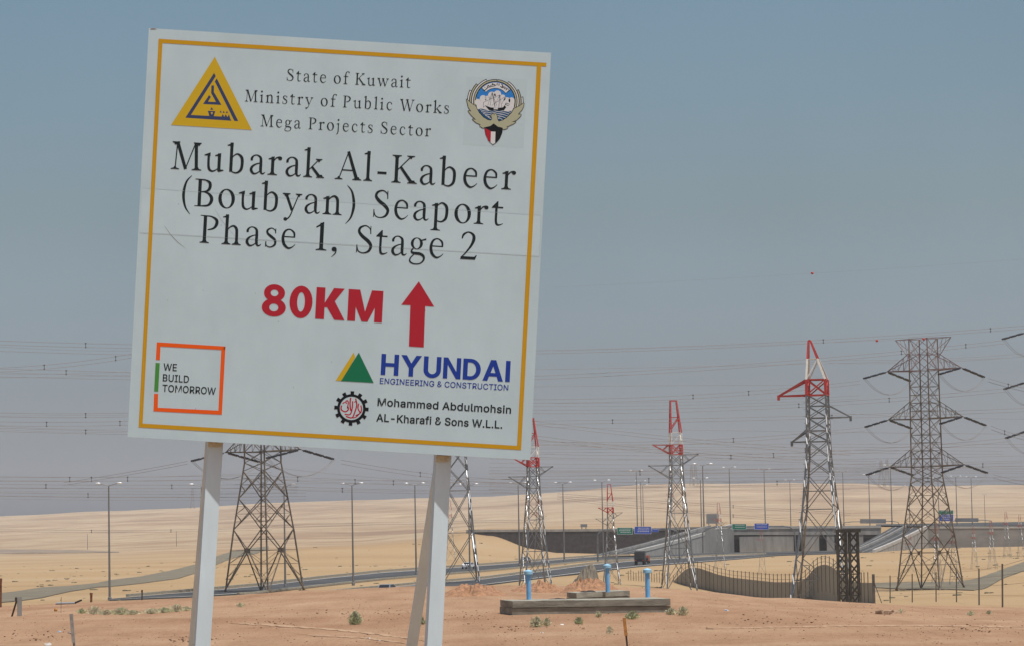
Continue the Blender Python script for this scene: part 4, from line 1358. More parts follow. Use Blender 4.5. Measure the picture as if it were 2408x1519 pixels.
# wreckage plank on the crest
p = hit(157, 1420, 50)
root = thing('scrap_sheet', 'bent pale sheet of scrap lying on the crest at far left', 'scrap', p)
part(MB().box(p + Vector((-0.05, 0, 0.06)), (0.75, 0.4, 0.035), 0.1), 'sheet', M['scrap_blue'], root)
part(MB().box(p + Vector((-0.02, -0.12, 0.015)), (0.82, 0.2, 0.03), 0.1), 'dark_edge', M['dark_wood'], root)
part(MB().bar(p + Vector((0.34, 0, 0.05)), p + Vector((0.62, 0, 0.16)), 0.07), 'bent_end', M['black_sheet'], root)
p = hit(131, 1437, 50)
tagm(MB().ball(p + Vector((0, 0, 0.05)), 0.07, 8, (1, 1, 1.1)), 'orange_can', 'small orange rusted can lying in the sand at far left', 'can', M['wood_orange'])

def rock(label, u, v, size, material, seed, name='rubble', cat='rubble', group=None):
    p = hit(u, v, 45)
    m = MB()
    rr = random.Random(seed)
    for k in range(7):
        q = p + Vector(((rr.random() - 0.5) * size, (rr.random() - 0.5) * size * 0.6, size * 0.12 * rr.random()))
        s = size * (0.12 + 0.2 * rr.random())
        m.box(q + Vector((0, 0, s * 0.2)), (s * 1.5, s, s * 0.7), rr.random() * 3)
        for i in range(len(m.v) - 8, len(m.v)):
            m.v[i] += Vector((rr.random() - 0.5, rr.random() - 0.5, rr.random() - 0.5)) * s * 0.35
    return tagm(m, name, label, cat, material, group)
rock('broken pile of pale rubble on the sand at the right', 2082, 1444, 0.5, M['rubble'], 4)
rock('flat broken slab pieces beside the pale rubble', 2100, 1441, 0.32, M['rubble'], 8)
for i, (u, v, lb) in enumerate(((2060, 1452, 'small'), )): pass
WS = [(112, 1517, 'white scrap at the bottom edge, far left', 0.14, 'scrap_white'), (732, 1454, 'white fleck of litter near the left post', 0.05, 'scrap_white'),
      (866, 1502, 'white flat litter in the middle of the near sand', 0.10, 'scrap_white'), (893, 1508, 'small white litter right of the flat piece', 0.05, 'scrap_white'),
      (1225, 1464, 'white fleck of litter below the right brace', 0.04, 'scrap_white'), (1322, 1470, 'thin white litter strip below the chamber', 0.09, 'scrap_white'),
      (1274, 1488, 'pale bluish litter near the bottom centre', 0.07, 'scrap_white'), (1372, 1480, 'flat pale stone chip in the near sand', 0.10, 'rubble'),
      (1708, 1436, 'pale blue crushed bottle on the slope left of the tall pylon', 0.10, 'scrap_blue'), (139, 1487, 'pale grey litter lying left of the grey stake', 0.09, 'scrap_blue'),
      (163, 1489, 'second pale grey litter beside the grey stake', 0.08, 'scrap_blue')]
for i, (u, v, lb, s, mt) in enumerate(WS):
    p = hit(u, v, 40)
    m = MB().box(p + Vector((0, 0, s * 0.16)), (s, s * 0.6, s * 0.3), i * 0.7)
    rr = random.Random(i)
    for k in range(8): m.v[k] += Vector((rr.random() - 0.5, rr.random() - 0.5, rr.random() - 0.5)) * s * 0.3
    tagm(m, 'litter', lb, 'litter', M[mt], 'litter scattered on the sand')

# ------------------------------------------------------------------ shrubs
def shrub(label, u, v, w, h, n, material, seed, group='desert shrubs'):
    p = hit(u, v, 45)
    rr = random.Random(seed)
    W, H = w * p.y / F, h * p.y / F
    root = thing('shrub', label, 'shrub', p, 0, group)
    st, lf = MB(), MB()
    n = int(n * 1.7)
    for k in range(max(6, n // 14)):
        a = rr.random() * 6.283
        q = Vector((math.cos(a) * W * 0.4 * rr.random(), math.sin(a) * W * 0.3 * rr.random(), H * (0.5 + 0.4 * rr.random())))
        st.bar(Vector((0, 0, -0.03)), q, 0.007)
    for k in range(n):
        a = rr.random() * 6.283; r = rr.random() ** 0.55
        zz = rr.random() ** 1.3
        env = math.sin(math.pi * min(1, 0.22 + 0.75 * zz)) 
        c = Vector((math.cos(a) * W * 0.5 * r * env, math.sin(a) * W * 0.35 * r * env, H * zz * (0.75 + 0.3 * noise.noise((a * 2, seed, 0)))))
        d = Vector((rr.random() - 0.5, rr.random() - 0.5, rr.random() * 1.3 + 0.1)).normalized()
        L = (0.028 + 0.045 * rr.random())
        sd = d.cross(Vector((rr.random() - .5, rr.random() - .5, rr.random() - .5))).normalized() * L * 0.15
        lf.add([c - sd * 0.3, c + d * L * 0.5 - sd, c + d * L, c + d * L * 0.5 + sd], [(0, 1, 2, 3)])
    st.obj('twigs', M['wood_grey'], root)
    lf.obj('foliage', material, root)
shrub('round green bush alone in the near sand between the sign posts', 835, 1468, 36, 36, 800, M['leaf'], 1)
shrub('spiky grey green shrub below the left vent', 1262, 1474, 36, 28, 380, M['leaf_pale'], 2)
shrub('small grey green shrub just right of the spiky one', 1286, 1472, 22, 22, 200, M['leaf_pale'], 12)
shrub('compact dark green tuft below the chamber centre', 1361, 1467, 22, 17, 320, M['leaf'], 3)
shrub('pale thin tuft near the chamber front right of centre', 1408, 1452, 18, 15, 110, M['leaf_pale'], 4)
shrub('broad green shrub at the chamber front near the orange stake', 1487, 1456, 40, 20, 520, M['leaf'], 5)
shrub('weedy shrub covering the right end of the chamber', 1578, 1446, 30, 18, 320, M['leaf_pale'], 6)
shrub('pale spreading shrub right of the chamber end', 1606, 1447, 32, 24, 300, M['leaf_pale'], 7)
shrub('sparse dry twigs at the bottom right of the orange stake', 1433, 1490, 20, 22, 60, M['leaf_pale'], 8)
shrub('flat green tuft near the left post', 566, 1426, 26, 9, 160, M['leaf_pale'], 9)
shrub('small olive shrub partly behind the right brace', 994, 1468, 16, 20, 160, M['leaf'], 10)
shrub('small flat shrub on the right sand near the rubble', 2283, 1447, 22, 11, 150, M['leaf_pale'], 11)
shrub('second flat shrub on the right sand', 2326, 1444, 18, 10, 110, M['leaf_pale'], 13)
shrub('low dry tuft beside the pale rubble', 2118, 1441, 24, 10, 90, M['leaf_pale'], 14)
WEEDS = [(192, 1442, 22, 14, 'single small weed at the left end of the weed row'), (222, 1444, 40, 20, 'left clump of the green weed row'), (250, 1445, 40, 17, 'second clump of the green weed row'),
         (284, 1445, 40, 18, 'dark third clump of the green weed row'), (312, 1445, 36, 15, 'thin fourth clump of the green weed row'), (356, 1443, 40, 13, 'sparse fifth clump of the green weed row'),
         (386, 1440, 40, 17, 'sixth clump of the green weed row'), (414, 1438, 40, 19, 'tall clump of the weed row left of the sign post'), (438, 1436, 32, 14, 'last clump of the weed row beside the sign post')]
for i, (u, v, w, h, lb) in enumerate(WEEDS):
    shrub(lb, u, v, w * 1.25, h * (0.75 + 0.3 * (i % 2)), 300, M['leaf_pale'] if i % 3 else M['leaf'], 30 + i, 'green weed row along the left crest')
FARSH = [(30, 1320), (82, 1306), (140, 1296), (66, 1330), (180, 1325), (120, 1335), (1740, 1318), (1795, 1322), (1850, 1312), (1480, 1355), (1522, 1348), (1560, 1352)]
# pebbles
pm = [(M['pebble'], 2600), (M['rubble'], 1500), (mat('dark red clods', (0.15, 0.085, 0.05), 0.95, 0, 0.3, 2), 2600)]
m = MB(); rr = random.Random(11); mi = []
for si, (mt, cnt) in enumerate(pm):
    for k in range(cnt):
        Y = 57 + 64 * rr.random() ** 1.2
        u = -40 + 2500 * rr.random()
        if noise.noise((u * 0.006, Y * 0.12, si)) < rr.random() * 0.7 - 0.45: continue
        p = at(u, Y)
        s = 0.008 + 0.018 * rr.random() ** 4
        f0 = len(m.f)
        m.box(p + Vector((0, 0, s * 0.2)), (s * 1.5, s, s * 0.75), rr.random() * 3)
        mi += [si] * (len(m.f) - f0)
for cu, cv, su, sv, cnt in ((445, 1504, 60, 9, 60), (620, 1466, 70, 10, 50), (1200, 1476, 60, 8, 40), (1850, 1462, 160, 14, 70), (90, 1496, 80, 12, 50), (1120, 1450, 60, 14, 50), (2250, 1478, 140, 14, 60), (860, 1440, 120, 20, 70)):
    for k in range(cnt):
        p = hit(cu + su * rr.gauss(0, 0.5), cv + sv * rr.gauss(0, 0.5), 45)
        s = 0.012 + 0.025 * rr.random() ** 3
        f0 = len(m.f)
        m.box(p + Vector((0, 0, s * 0.25)), (s * 1.6, s, s * 0.8), rr.random() * 3)
        mi += [rr.choice((0, 2, 2))] * (len(m.f) - f0)
po = m.obj('pebbles', pm[0][0])
for mt, _ in pm[1:]: po.data.materials.append(mt)
po.data.polygons.foreach_set('material_index', mi)
tag(po, 'small brown pebbles and clods strewn over the reddish sand', 'pebbles', None, 'stuff')
m = MB()
for k in range(420):
    Y = 300 + 400 * rr.random()
    u = -40 + 2500 * rr.random()
    p = at(u, Y)
    if abs(p.z - ZR) < 0.05 and 420 < Y: pass
    s = 0.12 + 0.35 * rr.random() ** 2
    for j in range(3):
        q = p + Vector(((rr.random() - 0.5) * s * 2, (rr.random() - 0.5) * s, 0))
        m.ball(q + Vector((0, 0, s * 0.1)), s * (0.3 + 0.4 * rr.random()), 6, (1.3, 1, 0.6))
tag(m.obj('scrub', mat('dry desert scrub', (0.17, 0.145, 0.085), 0.95, 0, 0.4, 0.3)), 'sparse dry scrub tufts on the desert plain', 'scrub', None, 'stuff')

# ------------------------------------------------------------------ vehicles
def car(label, u, v, w_px, paint, rz):
    p = on_z(u, v, ZR + 0.16)
    s = 1.0
    root = thing('car', label, 'car', p, rz, 'cars on the highway')
    root.scale = (0.82,) * 3
    prof_ = [(-2.2, 0.45), (-2.2, 0.85), (-1.3, 0.95), (-0.75, 1.42), (0.75, 1.46), (1.6, 1.0), (2.2, 0.92), (2.25, 0.45)]
    def ext(pr, hw, inset=0):
        m = MB(); n = len(pr)
        for sx in (-1, 1):
            for y, z in pr: m.v.append(Vector((sx * (hw - (inset if z > 1.1 else 0)), y, z)))
        m.f.append(tuple(range(n))); m.f.append(tuple(range(2 * n - 1, n - 1, -1)))
        for k in range(n):
            m.f.append((k, k + n, (k + 1) % n + n, (k + 1) % n))
        return m
    ext(prof_, 0.88, 0.12).obj('body', paint, root)
    g_ = MB()
    g_.add([(-0.7, -1.22, 1.02), (0.7, -1.22, 1.02), (0.64, -0.80, 1.38), (-0.64, -0.80, 1.38)], [(0, 1, 2, 3)])
    for q in g_.v: q.y -= 0.03; q.z += 0.015
    g_.obj('rear_window', M['glass'], root)
    for sx in (-1, 1):
        MB().add([(sx * 0.90, -1.0, 1.0), (sx * 0.90, 1.35, 1.04), (sx * 0.79, 0.7, 1.38), (sx * 0.79, -0.7, 1.38)], [(0, 1, 2, 3) if sx > 0 else (3, 2, 1, 0)]).obj('side_window', M['glass'], root)
        MB().box((sx * 0.66, -2.22, 0.78), (0.3, 0.04, 0.16)).obj('tail_light', M['truck_red'], root)
        for y in (-1.35, 1.4):
            MB().tube([(sx * 0.72, y, 0.33), (sx * 0.92, y, 0.33)], 0.33, 12).obj('wheel', M['tyre'], root)
    return root
car('silver car with glinting bumper half sunk behind the crest between the posts', 909, 1399, 26, M['car_silver'], R(-14))
car('dark car with white roof beside the right leg of the grey pylon', 1101, 1337, 20, M['car_white'], R(-14))
car('pale car on the far carriageway left of the pylon at the sign corner', 1235, 1323, 14, M['car_silver'], R(-14))
def truck(label, u, v, wpx, body, cab, rz):
    p = on_z(u, v, ZR + 0.16)
    root = thing('truck', label, 'truck', p, rz, 'heavy trucks on the highway')
    root.scale = (wpx * p.y / F / 2.6,) * 3
    MB().box((0, 0.5, 2.1), (2.5, 5.4, 2.0)).obj('cargo_body', body, root)
    MB().box((0, -2.24, 1.75), (2.3, 0.06, 0.9)).obj('tailgate', M['truck_dark'], root)
    MB().box((0, 4.4, 2.0), (2.4, 2.0, 2.5)).obj('cab', cab, root)
    MB().box((0, 1.2, 0.85), (1.1, 7.6, 0.3)).obj('chassis', M['truck_dark'], root)
    for sx in (-1, 1):
        for y in (-1.4, -0.2, 4.4):
            MB().tube([(sx * 0.75, y, 0.52), (sx * 1.22, y, 0.52)], 0.52, 12).obj('wheel', M['tyre'], root)
        MB().box((sx * 0.9, -2.25, 1.05), (0.35, 0.05, 0.16)).obj('tail_light', M['red'], root)
        MB().box((sx * 0.9, -2.0, 0.75), (0.5, 0.04, 0.6)).obj('mud_flap', M['tyre'], root)
truck('dark tipper truck seen from behind under the blue gantry sign', 1505, 1327, 25, M['truck_dark'], M['truck_dark'], R(-5))
truck('dusty red truck just ahead of the dark tipper truck', 1519, 1324, 15, M['truck_red'], M['truck_red'], R(-8))
SIGN_COL = (0.56, 0.695, 0.725)
SANS = {
 '&': (448, ['197,-7 165,-5 136,1 110,12 78,34 54,62 39,96 34,133 37,163 47,189 63,213 85,235 111,256 140,279 216,335 226,343 237,352 246,363 255,375 260,389 262,405 258,427 245,445 226,457 201,461 184,459 168,453 155,444 145,431 139,416 137,399 139,380 145,363 155,346 169,327 185,307 204,284 438,0 364,0 171,231 121,293 102,319 87,344 78,370 75,398 79,430 91,458 109,481 134,499 165,510 200,513 235,510 266,499 290,482 308,459 320,433 324,404 322,382 315,362 305,342 291,325 275,308 256,293 154,217 128,195 110,174 100,154 97,131 100,108 109,87 124,70 143,57 166,49 193,46 223,50 251,59 278,75 301,95 321,121 336,151 346,186 349,224 408,224 406,194 403,167 397,144 385,115 371,92 357,75 345,62 333,47 305,23 271,7 234,-3']),
 '-': (453, ['337,244 337,188 114,188 114,244']),
 '.': (188, ['95,-4 78,-1 63,9 53,24 50,41 53,59 63,73 78,83 95,87 113,83 128,73 138,59 141,41 138,24 128,9 113,-1']),
 '0': (453, ['227,-7 191,-3 158,7 130,24 105,48 85,77 69,113 57,155 50,202 48,254 50,306 57,353 69,395 85,431 106,461 130,484 159,502 191,512 227,516 262,512 295,502 323,484 348,461 368,431 384,395 396,353 403,306 405,254 403,202 396,155 384,113 368,77 348,48 323,24 295,7 263,-3', '227,50 261,56 290,74 306,92 320,116 330,144 338,176 342,213 344,254 342,295 338,332 330,365 320,393 306,416 290,435 261,453 227,460 192,453 163,435 147,416 134,393 123,365 115,332 111,295 109,254 111,213 115,176 123,144 134,116 147,92 163,74 192,56']),
 '8': (453, ['226,-7 193,-5 163,1 136,11 101,33 74,62 57,96 52,135 55,166 65,195 81,220 101,241 125,256 153,265 153,267 119,282 93,308 76,342 70,380 75,417 90,450 114,477 146,498 170,508 197,514 226,516 255,514 282,508 306,498 337,477 361,450 377,417 382,380 376,342 359,308 333,282 300,267 300,265 327,256 351,241 372,220 387,195 397,166 401,135 395,96 378,62 352,33 317,11 289,1 259,-5', '226,49 258,52 285,60 307,74 323,91 333,113 337,139 333,165 322,189 305,208 283,223 256,232 226,235 196,232 169,223 147,208 130,189 119,165 115,139 119,113 129,91 145,74 167,60 195,52', '226,290 252,292 274,300 293,313 307,330 316,351 319,376 316,399 308,420 294,437 275,449 252,457 226,460 200,457 177,449 159,437 145,420 136,399 133,376 136,351 145,330 159,313 178,300 201,292']),
 'A': (480, ['16,0 201,509 276,509 463,0 395,0 287,302 276,334 264,372 255,402 244,438 232,478 245,478 233,437 222,402 213,371 201,333 191,302 85,0', '110,142 110,199 370,199 370,142']),
 'B': (456, ['60,0 60,509 241,509 274,507 304,501 329,491 359,469 381,442 394,410 398,374 395,344 387,320 373,301 356,286 336,275 315,267 315,262 339,257 363,245 385,227 402,203 414,173 418,136 413,100 400,67 377,39 344,18 317,8 284,2 247,0', '125,57 245,57 281,60 309,67 330,80 349,105 355,137 352,161 342,184 327,203 306,218 279,228 248,231 125,231', '125,285 238,285 265,288 288,296 308,309 323,326 333,348 336,372 330,403 313,429 283,446 240,452 125,452']),
 'C': (510, ['267,-7 225,-3 186,7 150,25 119,49 92,79 70,115 53,157 44,203 40,254 44,305 53,352 70,393 92,429 119,459 150,484 186,501 225,512 267,516 305,513 340,504 373,490 402,471 427,447 448,418 463,385 473,348 408,348 401,373 389,395 375,413 357,428 337,440 315,449 292,454 267,456 237,453 209,445 184,432 161,414 141,391 125,364 113,332 106,295 103,254 106,213 113,177 125,145 141,117 161,94 184,76 210,63 237,56 267,53 292,55 315,60 337,69 357,81 375,96 389,114 401,136 408,160 473,160 463,124 448,91 428,62 402,38 373,19 341,5 305,-4']),
 'D': (502, ['219,0 96,0 96,57 215,57 254,60 288,68 318,81 343,99 363,122 379,149 390,181 397,216 399,255 397,294 390,329 379,361 364,388 344,410 320,428 291,441 258,449 221,452 93,452 93,509 225,509 273,505 315,495 353,478 385,455 412,426 433,391 449,351 458,306 462,255 458,205 449,159 433,119 411,83 384,54 351,31 312,14 268,3', '125,509 125,0 60,0 60,509']),
 'E': (419, ['60,0 60,509 372,509 372,452 125,452 125,286 355,286 355,229 125,229 125,57 375,57 375,0']),
 'G': (520, ['269,-7 225,-3 185,7 149,25 118,49 91,79 69,116 53,157 43,203 40,254 43,305 53,352 69,393 91,429 117,459 149,484 184,501 223,512 265,516 304,513 340,504 374,489 403,469 429,445 449,416 465,384 474,349 408,349 399,372 387,393 373,411 356,427 337,439 315,448 291,454 265,456 236,453 209,445 183,432 160,414 141,392 125,364 113,332 106,295 103,254 106,213 113,177 125,145 141,117 161,95 184,76 210,63 238,56 269,53 309,57 345,71 374,93 396,123 407,147 413,173 415,202 434,199 283,199 283,256 478,256 478,200 475,160 466,124 451,91 431,62 406,38 377,19 344,5 308,-4']),
 'H': (517, ['60,0 60,509 125,509 125,289 392,289 392,509 457,509 457,0 392,0 392,232 125,232 125,0']),
 'I': (301, ['31,0 31,57 118,57 118,452 31,452 31,509 269,509 269,452 183,452 183,57 269,57 269,0']),
 'K': (467, ['104,145 104,216 122,239 139,261 157,282 174,303 193,324 212,344 364,509 448,509 231,276 228,276', '60,0 60,509 125,509 125,334 124,225 125,193 125,0', '372,0 188,259 228,309 449,0']),
 'L': (393, ['60,0 60,509 125,509 125,57 361,57 361,0']),
 'M': (628, ['60,0 60,509 152,509 277,187 287,159 299,123 311,84 322,49 307,49 318,83 330,121 342,158 352,187 476,509 568,509 568,0 504,0 504,291 504,327 505,369 506,413 507,457 513,457 505,433 498,409 482,363 467,322 456,291 342,0 286,0 170,291 159,321 145,361 129,408 112,457 119,457 120,416 121,372 122,328 122,291 122,0']),
 'N': (523, ['60,0 60,509 136,509 343,183 352,169 363,151 375,130 388,107 401,82 414,55 405,54 402,81 401,108 400,134 399,157 399,195 399,509 463,509 463,0 387,0 202,290 177,331 164,354 148,381 108,452 119,454 122,384 124,328 125,291 125,0']),
 'O': (533, ['267,-7 225,-3 186,7 150,25 119,49 92,79 70,115 53,157 44,203 40,254 44,305 53,352 70,393 92,429 119,459 150,484 186,501 225,512 267,516 309,512 348,501 384,484 415,459 442,429 464,393 480,352 490,305 493,254 490,203 480,157 464,115 442,79 415,49 384,25 348,7 309,-3', '267,53 296,55 324,63 349,76 372,94 392,116 408,144 420,176 428,213 430,254 428,295 420,332 408,365 392,392 372,415 349,433 324,446 296,453 267,456 237,453 210,445 184,433 161,415 142,392 125,364 113,332 106,295 103,254 106,213 113,176 125,144 142,117 161,94 184,76 210,63 237,55']),
 'R': (449, ['60,0 60,509 236,509 273,506 305,500 333,489 367,465 390,433 401,408 407,381 409,352 407,323 401,296 390,271 367,240 333,217 305,206 273,200 236,198 96,198 96,255 234,255 269,258 298,267 319,281 334,300 342,324 345,352 342,380 334,405 319,425 298,440 269,449 233,452 125,452 125,0', '353,0 230,229 303,229 428,0']),
 'S': (447, ['224,-9 188,-7 156,-1 128,9 102,23 81,40 64,60 51,83 42,109 38,137 104,137 110,110 123,88 142,71 166,59 194,52 224,49 257,52 286,60 311,74 329,92 341,114 346,139 342,161 332,179 316,193 296,205 272,214 245,222 184,239 145,253 112,269 86,289 67,313 56,341 52,372 58,413 75,448 92,468 113,484 138,498 165,508 195,514 227,516 259,514 289,508 316,498 351,476 377,449 394,415 401,378 337,378 326,412 302,437 280,449 254,456 225,459 194,456 167,448 145,435 129,418 118,398 115,376 119,352 131,334 148,319 169,308 191,300 212,293 264,279 287,272 312,264 336,252 359,238 379,220 395,198 405,171 408,139 403,99 386,64 370,43 349,25 323,11 294,0 261,-7']),
 'T': (449, ['32,452 32,509 417,509 417,452 257,452 257,0 193,0 193,452']),
 'U': (517, ['259,-8 220,-6 186,2 154,15 126,33 103,55 85,80 71,108 63,140 60,173 60,509 124,509 124,178 128,144 141,113 160,87 187,68 220,56 259,52 298,56 331,68 357,87 377,113 389,144 393,178 393,509 457,509 457,173 454,140 446,108 433,80 414,55 391,33 363,15 332,2 297,-6']),
 'W': (686, ['155,0 16,509 82,509 163,196 170,171 175,145 187,94 192,67 197,40 189,40 194,67 200,94 205,120 211,145 224,196 306,509 380,509 462,196 468,171 474,145 486,94 492,67 497,40 488,40 493,67 499,94 504,120 510,145 523,196 603,509 670,509 530,0 455,0 368,323 359,356 351,391 346,417 341,445 336,475 350,475 345,446 340,420 335,395 327,359 318,323 230,0']),
 'Y': (472, ['203,0 203,208 16,509 91,509 192,344 208,318 222,292 236,264 250,230 224,230 237,265 251,293 265,318 280,344 381,509 455,509 268,208 268,0']),
 'a': (389, ['160,-9 126,-5 94,5 68,22 48,45 35,73 30,108 34,138 43,161 58,179 78,193 100,203 125,211 152,216 178,220 234,227 252,230 265,235 273,243 276,255 276,257 273,279 267,297 256,311 240,322 220,329 196,331 171,329 149,322 132,313 118,301 107,288 100,274 41,291 57,322 79,346 104,364 133,375 163,382 194,384 215,383 239,379 263,372 286,360 306,343 322,320 333,290 337,251 337,0 277,0 277,52 272,52 264,38 252,25 236,12 215,1 190,-6', '170,45 202,49 228,59 248,74 263,93 272,115 276,138 276,190 270,186 259,182 246,179 231,176 200,171 175,168 154,164 134,159 117,150 103,139 95,124 92,105 94,87 102,72 114,61 130,52 149,47']),
 'b': (424, ['229,-8 198,-5 172,4 153,17 138,31 127,46 118,59 112,59 112,0 53,0 53,509 114,509 114,319 118,319 127,331 137,346 152,360 171,373 197,381 229,384 259,382 287,374 313,361 335,342 354,320 370,293 381,261 388,227 390,189 388,151 381,116 370,84 355,57 336,34 313,16 288,3 260,-6', '220,47 253,51 279,66 301,88 316,117 325,151 328,189 325,227 316,261 301,290 280,311 253,325 220,330 188,325 161,312 140,291 125,263 116,229 113,189 116,150 125,115 140,86 162,65 188,51']),
 'd': (424, ['195,-8 165,-6 137,3 111,16 89,34 70,57 55,84 43,116 36,151 34,189 36,227 43,261 55,293 70,320 89,342 112,361 137,374 165,382 196,384 228,381 253,373 272,360 287,346 298,331 306,319 311,319 311,509 372,509 372,0 313,0 313,59 307,59 298,46 287,31 272,17 252,4 227,-5', '205,47 236,51 263,65 284,86 299,115 309,150 312,189 309,229 300,263 284,291 263,312 237,325 205,330 172,325 145,311 124,290 108,261 99,227 96,189 99,151 109,117 124,88 145,66 172,51']),
 'e': (404, ['212,-8 177,-5 145,3 117,16 92,35 72,58 56,85 44,116 37,150 34,187 36,224 44,258 55,290 71,317 91,340 115,359 142,373 172,382 205,384 236,382 266,374 294,361 319,341 341,315 357,282 365,256 370,227 371,194 371,169 75,169 75,221 338,221 310,202 307,237 298,269 283,294 263,314 237,326 205,330 173,326 146,313 125,294 109,270 99,241 96,211 96,178 100,139 110,106 128,80 151,61 179,50 212,46 234,48 254,53 271,61 285,73 297,88 306,105 365,91 353,63 335,39 311,19 283,4 249,-5']),
 'f': (254, ['228,379 228,327 6,327 6,379', '81,0 81,432 84,461 96,486 113,505 135,519 161,527 187,530 207,529 222,527 234,524 243,521 227,468 215,472 206,473 195,474 171,470 154,460 145,443 142,419 142,0']),
 'h': (410, ['114,227 114,0 53,0 53,509 114,509 114,287 102,287 116,319 132,344 152,362 187,379 227,384 264,380 295,369 321,349 341,321 350,298 355,271 357,240 357,0 296,0 296,235 290,275 273,304 246,323 210,329 184,326 161,317 141,303 126,283 117,257']),
 'i': (167, ['53,0 53,379 114,379 114,0', '84,443 67,446 54,455 44,468 41,483 44,499 54,512 67,521 84,524 100,521 114,512 123,499 126,483 123,468 114,455 100,446']),
 'l': (189, ['139,-2 101,3 74,20 58,47 53,84 53,509 114,509 114,99 115,77 120,62 130,54 146,52 160,53 170,54 181,3 162,-1 151,-2']),
 'm': (610, ['53,0 53,379 112,379 112,295 108,295 118,323 132,346 151,363 172,376 195,384 219,386 257,380 287,361 309,331 321,295 312,295 322,321 337,343 357,361 381,375 407,383 437,386 468,383 497,372 522,354 541,328 553,296 557,255 557,0 496,0 496,254 490,289 473,313 447,326 419,330 395,328 374,320 358,307 345,290 338,270 335,247 335,0 274,0 274,260 269,288 253,311 229,326 199,330 178,328 158,320 140,307 126,289 117,266 114,238 114,0']),
 'n': (410, ['114,227 114,0 53,0 53,379 112,379 112,287 102,287 116,319 132,344 152,362 187,379 227,384 264,380 295,369 321,349 341,321 350,298 355,271 357,240 357,0 296,0 296,235 290,275 273,304 246,323 210,329 184,326 161,317 141,303 126,283 117,257']),
 'o': (415, ['207,-8 174,-5 144,3 117,16 93,35 72,58 56,85 44,116 37,150 34,187 37,225 44,260 56,291 72,318 93,341 117,360 144,374 174,382 207,384 241,382 271,374 299,360 323,341 343,318 359,291 371,260 379,225 381,187 379,150 371,116 359,85 343,58 323,35 299,16 271,3 241,-5', '207,46 242,51 270,66 292,89 307,117 316,151 319,187 316,224 307,258 292,287 270,310 242,325 207,330 173,325 145,310 124,287 108,258 99,224 96,187 99,151 108,117 124,89 145,66 173,51']),
 'r': (259, ['53,0 53,379 112,379 112,321 115,321 130,347 152,367 181,380 213,385 229,384 243,384 243,322 230,324 219,325 207,326 182,323 159,315 140,301 126,284 117,262 114,237 114,0']),
 's': (365, ['182,-8 145,-5 112,3 84,18 62,38 45,63 36,94 94,107 105,79 124,60 150,49 181,45 217,50 244,62 262,81 268,103 265,121 254,136 237,147 212,155 149,170 118,180 92,192 72,208 53,237 47,274 51,305 65,332 87,354 115,370 149,381 187,384 223,381 254,372 279,358 299,339 314,316 324,290 268,277 258,298 243,316 219,328 187,333 156,329 131,317 114,299 109,277 112,258 124,243 144,232 172,223 229,209 261,200 287,187 306,171 325,142 331,107 326,75 312,47 290,24 260,6 223,-5']),
 'u': (410, ['182,-5 146,-1 115,11 89,31 69,59 60,82 54,109 53,139 53,379 114,379 114,144 119,105 137,75 164,56 200,50 226,53 249,62 268,77 283,97 293,122 296,153 296,379 357,379 357,0 298,0 298,92 307,92 294,60 277,35 257,17 222,0']),
}
# ------------------------------------------------------------------ the project sign
YS = 21.2
M['sign_face'] = mat('dusty white sign sheet', SIGN_COL, 0.45, 0, 0.05, 2.2, spec=0.3, stretch=(1, 1, 0.6))
M['sign_patch'] = mat('white repair sheet', tuple(c * 1.035 for c in SIGN_COL), 0.45, 0, 0.03, 5.0, spec=0.3)
M['sticker'] = mat('emblem sticker sheet', tuple(c * 0.96 for c in SIGN_COL), 0.45, spec=0.3)
M['sign_edge'] = mat('sign edge aluminium', (0.33, 0.30, 0.27), 0.5, 0.3)
M['post_white'] = mat('white painted post', (0.67, 0.79, 0.825), 0.5, 0, 0.07, 3, stretch=(1, 1, 0.35), spec=0.3)
M['ink_dark'] = mat('dark green black ink', (0.016, 0.024, 0.026), 0.6, spec=0.2)
M['ink_yellow'] = mat('amber border ink', (0.62, 0.335, 0.012), 0.55, spec=0.2)
M['ink_gold'] = mat('golden yellow ink', (0.66, 0.44, 0.022), 0.55, spec=0.2)
M['ink_navy'] = mat('slate blue ink', (0.045, 0.065, 0.15), 0.55, spec=0.2)
M['ink_red'] = mat('crimson ink', (0.47, 0.022, 0.04), 0.55, spec=0.2)
M['ink_orange'] = mat('orange ink', (0.90, 0.12, 0.01), 0.55, spec=0.2)
M['ink_green'] = mat('leaf green ink', (0.075, 0.30, 0.055), 0.55, spec=0.2)
M['ink_teal'] = mat('deep green ink', (0.012, 0.185, 0.085), 0.55, spec=0.2)
M['ink_blue'] = mat('royal blue ink', (0.018, 0.055, 0.34), 0.55, spec=0.2)
M['ink_sky'] = mat('sky blue ink', (0.035, 0.24, 0.66), 0.55, spec=0.2)
M['ink_sea'] = mat('sea blue ink', (0.02, 0.09, 0.20), 0.55, spec=0.2)
M['ink_cream'] = mat('cream ink', (0.46, 0.47, 0.32), 0.55, spec=0.2)
M['ink_white'] = mat('white ink', (0.72, 0.74, 0.74), 0.55, spec=0.2)
M['ink_black'] = mat('black ink', (0.01, 0.013, 0.016), 0.6, spec=0.2)

